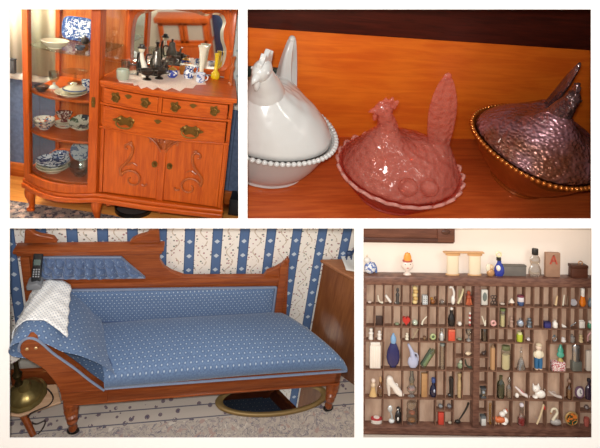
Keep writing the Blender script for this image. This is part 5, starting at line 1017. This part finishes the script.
orb(t, 'nose', plain('#d08a84', .4), -2.9, 8.4, (.5, 3.0, .4)); orb(t, 'spot', plain('#b9b0aa', .4), .2, 10.8, (1.3, 2.3, 1))
t = trk(555.4, 5, 'grey_slipper', 'pale grey pointed slipper lying in the fifth row', 'slipper'); rod(t, 'sole', plain('#c6b8ae', .5), [(-6.6, 7), (-3, 4.2), (2, 2), (7, 1.1)], (.9, 1.5)); rod(t, 'strap', plain('#a99a92', .5), [(-4, 6), (-1, 6.2), (1, 3)], .6)
t = trk(569, 5, 'amber_vial', 'narrow amber glass vial in the fifth row', 'vial'); rev(t, 'body', CGA, 5.4, 16, BOT); orb(t, 'stopper', plain('#8a6a58', .3), 0, 17.6, 2); rev(t, 'contents', plain('#86683e', .5), 3.6, 9, CYL, .6)
t = trk(579.6, 5, 'oval_clock', 'oval white miniature clock with a purple rim in the fifth row', 'clock'); tor(t, 'case', plain('#6a4a60', .3), 0, 6.4, 3.9, 1, 1.35); m = MB(); m.sph((0, 0, 6.4 * U), (3.7 * U, .9 * U, 5 * U), 20); m.build('dial', plain('#e4dedc', .4), t); m = MB(); m.tube([(0, -.95 * U, 6.4 * U), (0, -.95 * U, 9 * U)], .35 * U, 6); m.tube([(0, -.95 * U, 6.4 * U), (1.6 * U, -.95 * U, 5.6 * U)], .35 * U, 6); m.build('hands', plain('#4a4450', .4), t)
t = trk(588.8, 5, 'plum_bottle', 'dark plum coloured bottle at the right edge of the fifth row', 'bottle'); rev(t, 'body', plain('#332436', .2, coat=.5), 7, 17, BOT); rev(t, 'cap', plain('#241a26', .4), 3.6, 3, CYL, 17)
# bottom row, right half
t = trk(483.6, 6, 'salt_box', 'small white box with a grey lid in the bottom row', 'box'); blk(t, 'box', plain('#d3cfc8', .4), 5.6, 7, 0, 0, 4.4); blk(t, 'lid', plain('#6f7272', .4), 6, 2, 7, 0, 4.8)
t = trk(490, 6, 'gold_chain', 'thin gold chain hanging beside the divider in the bottom row', 'chain')
for i in range(9): tor(t, 'link', GLD, .2 * (-1) ** i, 1.5 + 2.35 * i, .9, .34, 1.25)
t = trk(501, 6, 'toy_dog_pair', 'orange and white toy dog with a second white pup on its back, bottom row', 'toy'); orb(t, 'body', plain('#cf6a3a', .4), -1, 4.8, (6, 2.8, 3)); orb(t, 'head', plain('#d8794c', .4), -6, 6.4, (2.4, 2.2, 2.4)); 
for x in (-5, -2.4, 1, 4): rod(t, 'leg', plain('#cfa88c', .4), [(x, .7), (x, 3.6)], 1, 1)
orb(t, 'chest', W_, 4.6, 4, (2.8, 2.6, 3)); orb(t, 'pup', W_, 1, 10.4, (3, 2.4, 2.6)); orb(t, 'pup_head', W_, 4, 13, (2.3, 2.2, 2.2)); orb(t, 'ear', plain('#c76a50', .4), 5.4, 14.6, (.9, 1.8, 1.2)); orb(t, 'muzzle', W_, 3.2, 1.6, (3, 2.6, 1.4))
t = trk(521.4, 6, 'liquor_bottle', 'glass bottle with red liquid and a white ball stopper, bottom row', 'bottle'); rev(t, 'body', CG, 8, 18, [(0, 0), (.9, 0), (1, .06), (1, .4), (.6, .55), (.5, .95), (.6, 1), (0, 1)]); rev(t, 'liquid', plain('#9c2a2a', .2), 6.2, 5.6, CYL, .5); orb(t, 'stopper', plain('#d9cfd2', .2), 0, 20, 2.2)
t = trk(540.5, 6, 'candy_stick', 'cream stick with a red tip leaning in the bottom row', 'stick'); rod(t, 'stick', plain('#d8bf98', .5), [(-3.6, 1), (0, 10), (3, 21)], .9, 2); orb(t, 'bow', RD, 4.6, 17.6, (2, 1.6, 2.8)); rod(t, 'wire', plain('#9a8478', .5), [(-6, 8), (-2, 6.4)], .4, 1)
t = trk(554.6, 6, 'glass_swan', 'clear glass swan with a cream neck in the bottom row', 'swan'); rod(t, 'neck', plain('#ddd0b4', .3), [(-2, 5), (.6, 9), (2.6, 13), (.6, 16.6), (-2.6, 16), (-3.6, 13)], (1.4, 1)); orb(t, 'body', plain('#a39a94', .1, coat=.7), 1.4, 3.2, (5.8, 2.8, 3.0)); plate_(t, 'beak', plain('#c8883c', .4), [(-4.4, 13.4), (-3, 13.4), (-4.2, 10.8)], 1.2)
t = trk(571.6, 6, 'painted_plate', 'round gold-rimmed plate painted with orange and green, bottom row', 'plate'); m = MB(); m.T = Matrix.Translation((0, 0, 7.1 * U)) @ Matrix.Rotation(PI / 2 - .08, 4, 'X'); m.lathe([(0, -.5 * U), (6 * U, -.5 * U), (6.2 * U, .3 * U), (0, .3 * U)], seg=36); m.build('face', china('orange and green painting', '#31452f', '#d97a34', 60, .5), t); tor(t, 'rim', plain('#c8a468', .35, .4), 0, 7.1, 6.2, .8)
zh = at(587, 412, 1, 0).z
t = trk(587.4, 6, 'gemstone', 'dark faceted gem at the right edge above the rosy glass', 'gem', z=zh); m = MB(); m.lathe([(0, 0), (1.6 * U, .7 * U), (2.8 * U, 2.6 * U), (1.6 * U, 4.4 * U), (0, 4.5 * U)], seg=7); m.build('stone', plain('#7a6a66', .15, .3, coat=.6), t, ang=5)
t = trk(586.6, 6, 'rosy_glass', 'rosy red little glass at the right edge of the bottom row', 'glass'); rev(t, 'bowl', plain('#a8584c', .15, coat=.6), 6, 8, [(0, 0), (.7, 0), (1, .5), (.9, 1), (.8, 1), (.85, .5), (0, .15)]); orb(t, 'highlight_bead', plain('#d8c0b0', .3), -1.4, 3, 1)

# ---- standing on the top rail
ZTOP = zt
def top(px, name, label, cat, Y=.022): q = at(px, 270, 1, Y); return thing(name, label, cat, (q.x, Y, ZTOP + .0004))
t = top(370.0, 'china_bird', 'blue and white china bird at the left end of the top rail', 'bird figurine'); orb(t, 'body', china('blue splashed white china', '#d8d8da', '#5a70a8', 60, .52), 0, 6.4, (6, 3.6, 6.2)); orb(t, 'head', plain('#d6d2cc', .2), -3, 14, (3.4, 2.8, 3.2)); rod(t, 'wing', plain('#5a709e', .25), [(3, 11), (5.6, 7), (6.2, 1.6)], (1.6, 1.2)); plate_(t, 'beak', plain('#b8a07a', .4), [(-4.2, 16), (-2.4, 16), (-3.2, 19.6)], 1.4)
t = top(407.3, 'clown_bust', 'porcelain bust with an orange hat on the top rail', 'bust'); rev(t, 'pedestal', plain('#dccabc', .3), 8, 4.6, [(0, 0), (1, 0), (.9, .2), (.5, .5), (.6, 1), (0, 1)]); rev(t, 'face', plain('#e8d4c6', .3, coat=.3), 12.4, 10, EGG, 4.2); rev(t, 'brim', plain('#b8584a', .3), 10.4, 4, EGG, 12); rev(t, 'hat', plain('#e89a3e', .35), 8, 8, [(0, 0), (1, 0), (.95, .5), (.6, .9), (0, 1)], 14.4)
for x in (-2.6, 2.6): orb(t, 'eye', plain('#5a4448', .3), x, 10.8, (.7, 3.0, .7))
orb(t, 'mouth', plain('#b84a44', .3), 0, 7.2, (1.7, 3.1, .7))
for i, (px, lab) in enumerate(((452.6, 'left cream spool with a tan flange under the flat wooden slat'), (474.6, 'right cream spool with a tan flange under the flat wooden slat'))):
    t = top(px, 'thread_spool', lab, 'spool', .026); rev(t, 'core', plain('#e6d3b4', .55), 12, 18.6, CYL, 1.2, seg=28); rev(t, 'flange', plain('#d0a476', .5), 14, 1.4, CYL, 0); rev(t, 'flange', plain('#cf9c68', .5), 15, 2.2, CYL, 19.8)
q = at(463.5, 250, 1, .026); m = MB(); m.box((0, 0, .6 * U), (41 * U, 4.6 * U, 1.2 * U), .002); single(m, 'bridging_board', plain('#cf9f6e', .5), 'flat tan wooden slat bridging the two cream spools', 'slat', (q.x, .026, ZTOP + 22.4 * U))
t = top(497.6, 'blue_decanter', 'cobalt blue decanter with a ring stopper on the top rail', 'decanter'); rev(t, 'body', plain('#2b3a94', .1, coat=.7), 10.6, 16, [(0, 0), (.7, 0), (1, .2), (.95, .5), (.4, .85), (.35, 1), (0, 1)], 0, 1.6); rev(t, 'collar', BK_, 4.6, 3, CYL, 15.6, 1); tor(t, 'ring_stopper', plain('#e6dcb0', .3), 1, 21.6, 2.3, .8); orb(t, 'white_panel', W_, .2, 8, (2.6, 3.6, 3.4))
t = top(490.6, 'gold_figurine', 'gold and brown seated figurine in front of the cobalt decanter', 'figurine', .012); rev(t, 'body', plain('#b98a5c', .35, .2), 8, 8, EGG); orb(t, 'head', plain('#d8b690', .4), .6, 9.6, 2.4); orb(t, 'halo', plain('#ddd4bc', .4), -2.2, 8.6, (2.8, 1.4, 4.4))
t = top(513.6, 'slate_block', 'flat dark grey slate block on the top rail', 'block', .03); blk(t, 'block', plain('#6d665f', .6, var=.12), 23.5, 9.6, 0, 0, 4.6); blk(t, 'ledge', plain('#5f5952', .6), 24, 1.2, 9.6, 0, 5)
t = top(534.8, 'snowman_bottle', 'clear snowman-shaped bottle with a black square cap', 'bottle'); rev(t, 'body', thin_glass('frosted bottle glass', '#f7f2ec', .3, .12), 12.8, 22, [(0, 0), (.85, 0), (1, .1), (1, .3), (.72, .48), (.6, .52), (.84, .68), (.8, .84), (.4, .96), (.4, 1), (0, 1)], seg=28); rev(t, 'cap', plain('#1f1c18', .5), 6.2, 6, CYL, 21.8)
t = top(552.0, 'wooden_tablet', 'brown wooden tablet with a red raised letter A on the top rail', 'tablet'); blk(t, 'board', plain('#a07a62', .55, var=.12, vs_=40), 14.6, 24.4, 0, 0, 4.4, bev=.004)
m = MB(); m.T = Matrix.Translation((.2 * U, -2.2 * U, 13.2 * U))
for pts in ([(-4, 0), (-2.4, 0), (.6, 9), (-.6, 9)], [(4, 0), (2.4, 0), (-.6, 9), (.6, 9)], [(-2, 2.6), (2, 2.6), (1.6, 4), (-1.6, 4)]): m.prism([(x * U, z * U) for x, z in pts], -.7 * U, .2 * U)
m.build('letter', plain('#b04a38', .45), t)
t = top(578, 'wooden_casket', 'small dark wooden box with a brass ring on top of the drawer', 'box'); blk(t, 'box', plain('#5a3222', .4, var=.2, vs_=40), 16.2, 9.4, 0, 0, 7, bev=.003); blk(t, 'lid', plain('#4c2a1c', .4), 16.8, 3.2, 9.5, 0, 7.4, bev=.003); tor(t, 'ring', plain('#c08a5c', .3, .4), 2.4, 14, 1.9, .5)

# framed picture above
q0, q1 = at(300, 240.4, 1, .045), at(453, 240.4, 1, .045)
t = thing('picture_frame', 'lower edge of a dark wooden picture frame hanging above the drawer', 'picture frame')
PF = wood('walnut picture frame', '#5f3a2c', '#7b4e3c', 0, 8, .4, .25)
def frbox(part, x0, x1, r0, r1, y0, y1, mat, par):
    m = MB(); a_, c_ = at(x0, r1, 1, .045), at(x1, r0, 1, .045); m.box(((a_.x + c_.x) / 2, (y0 + y1) / 2, (a_.z + c_.z) / 2), (c_.x - a_.x, y1 - y0, c_.z - a_.z), .003); m.clip(4); return m.build(part, mat, par)
frbox('rail', 330, 452.5, 226, 238.6, .030, .0555, PF, t); frbox('lip', 330, 452.5, 237.6, 240.6, .022, .0555, wood('dark frame lip', '#4a2c22', '#5f3a2c', 0, 8), t)
frbox('corner_block', 436.5, 453.4, 226, 240.8, .020, .0555, PF, t)
q = at(446, 232, 1, .02); m = MB(); m.sph((q.x, .020, q.z), (.024, .006, .014), 16); m.build('carved_rosette', wood('carved frame wood', '#4f3024', '#6a4232', 0, 8, .4), t)

# ================================================================ behind the camera: what the cabinet mirror looks back at
CUR = 0
b = MB(); b.box((-2.0, -1.29, 1.3), (2.6, .06, 2.6)); struct0(b, 'wall_rear', plain('#cfc6b4', .9))
b = MB(); b.box((-2.62, -1.25, 1.05), (.62, .03, 2.1), .004); struct0(b, 'door_1', plain('#e9dfc2', .6))
FRAMES[0] = (Matrix.Identity(3), Vector((0, 0, -CAMZ)))
t = thing('oak_hutch', 'oak hutch with glazed doors seen only as a reflection in the cabinet mirror', 'hutch', (-1.86, -1.235, 0))
m = MB(); m.box((0, .17, .55), (.78, .30, 1.1), .005); m.box((0, .15, 1.52), (.84, .30, .08), .008); m.box((0, .15, 1.12), (.82, .34, .03), .005)
for x in (-.375, .375): m.box((x, .13, 1.3), (.03, .22, .4), .003)
m.box((0, .03, 1.3), (.74, .02, .4)); m.build('carcass', OAK, t)
for s in (-1, 1):
    m = MB()
    for x in (s * .185 - .15, s * .185 + .15): m.box((x, .245, 1.3), (.06, .02, .36), .003)
    for z in (1.15, 1.46): m.box((s * .185, .245, z), (.34, .02, .06), .003)
    d = m.build('door', OAK, t); m = MB(); m.box((s * .185, .242, 1.3), (.26, .003, .28)); m.build('pane', plain('#c9b8a4', .1, .3), d)
m = MB(); m.box((-1.30, -1.252, 1.25), (.30, .012, .9), .003); struct0(m, 'window_1', plain('#33425e', .15))

# ---- trim what the alcove walls cut off
bpy.context.view_layer.update()
def trim(o, room):
    M = o.matrix_world; Mi = M.inverted(); x0, x1, r0, r1 = ROOMS[room]
    rays = [Vector(((x - CXP) / F, 1, (HR - r) / F)) for x, r in ((x0, r0), (x1, r0), (x1, r1), (x0, r1))]; mid = CAMV + (rays[0] + rays[2]) * 1.4
    for ch in [o] + list(o.children_recursive):
        if ch.type != 'MESH': continue
        bm = bmesh.new(); bm.from_mesh(ch.data)
        for i in range(4):
            n = (M.to_3x3().transposed() @ rays[i].cross(rays[(i + 1) % 4])).normalized(); p = Mi @ CAMV
            if n.dot(Mi @ mid - p) > 0: n = -n
            g_ = bmesh.ops.bisect_plane(bm, geom=bm.verts[:] + bm.edges[:] + bm.faces[:], plane_co=p, plane_no=n, clear_outer=True, dist=1e-6)
            ed = [e for e in g_['geom_cut'] if isinstance(e, bmesh.types.BMEdge)]
            if ed: bmesh.ops.holes_fill(bm, edges=ed, sides=0)
        bm.to_mesh(ch.data); bm.free()
        if not len(ch.data.polygons): bpy.data.objects.remove(ch)
for nm, room in (('hen_dish', 2), ('tin_box', 2), ('dresser', 3), ('table_runner', 3), ('porcelain_jar', 3), ('china_bird', 4), ('picture_frame', 4)):
    trim(bpy.data.objects[nm], room)
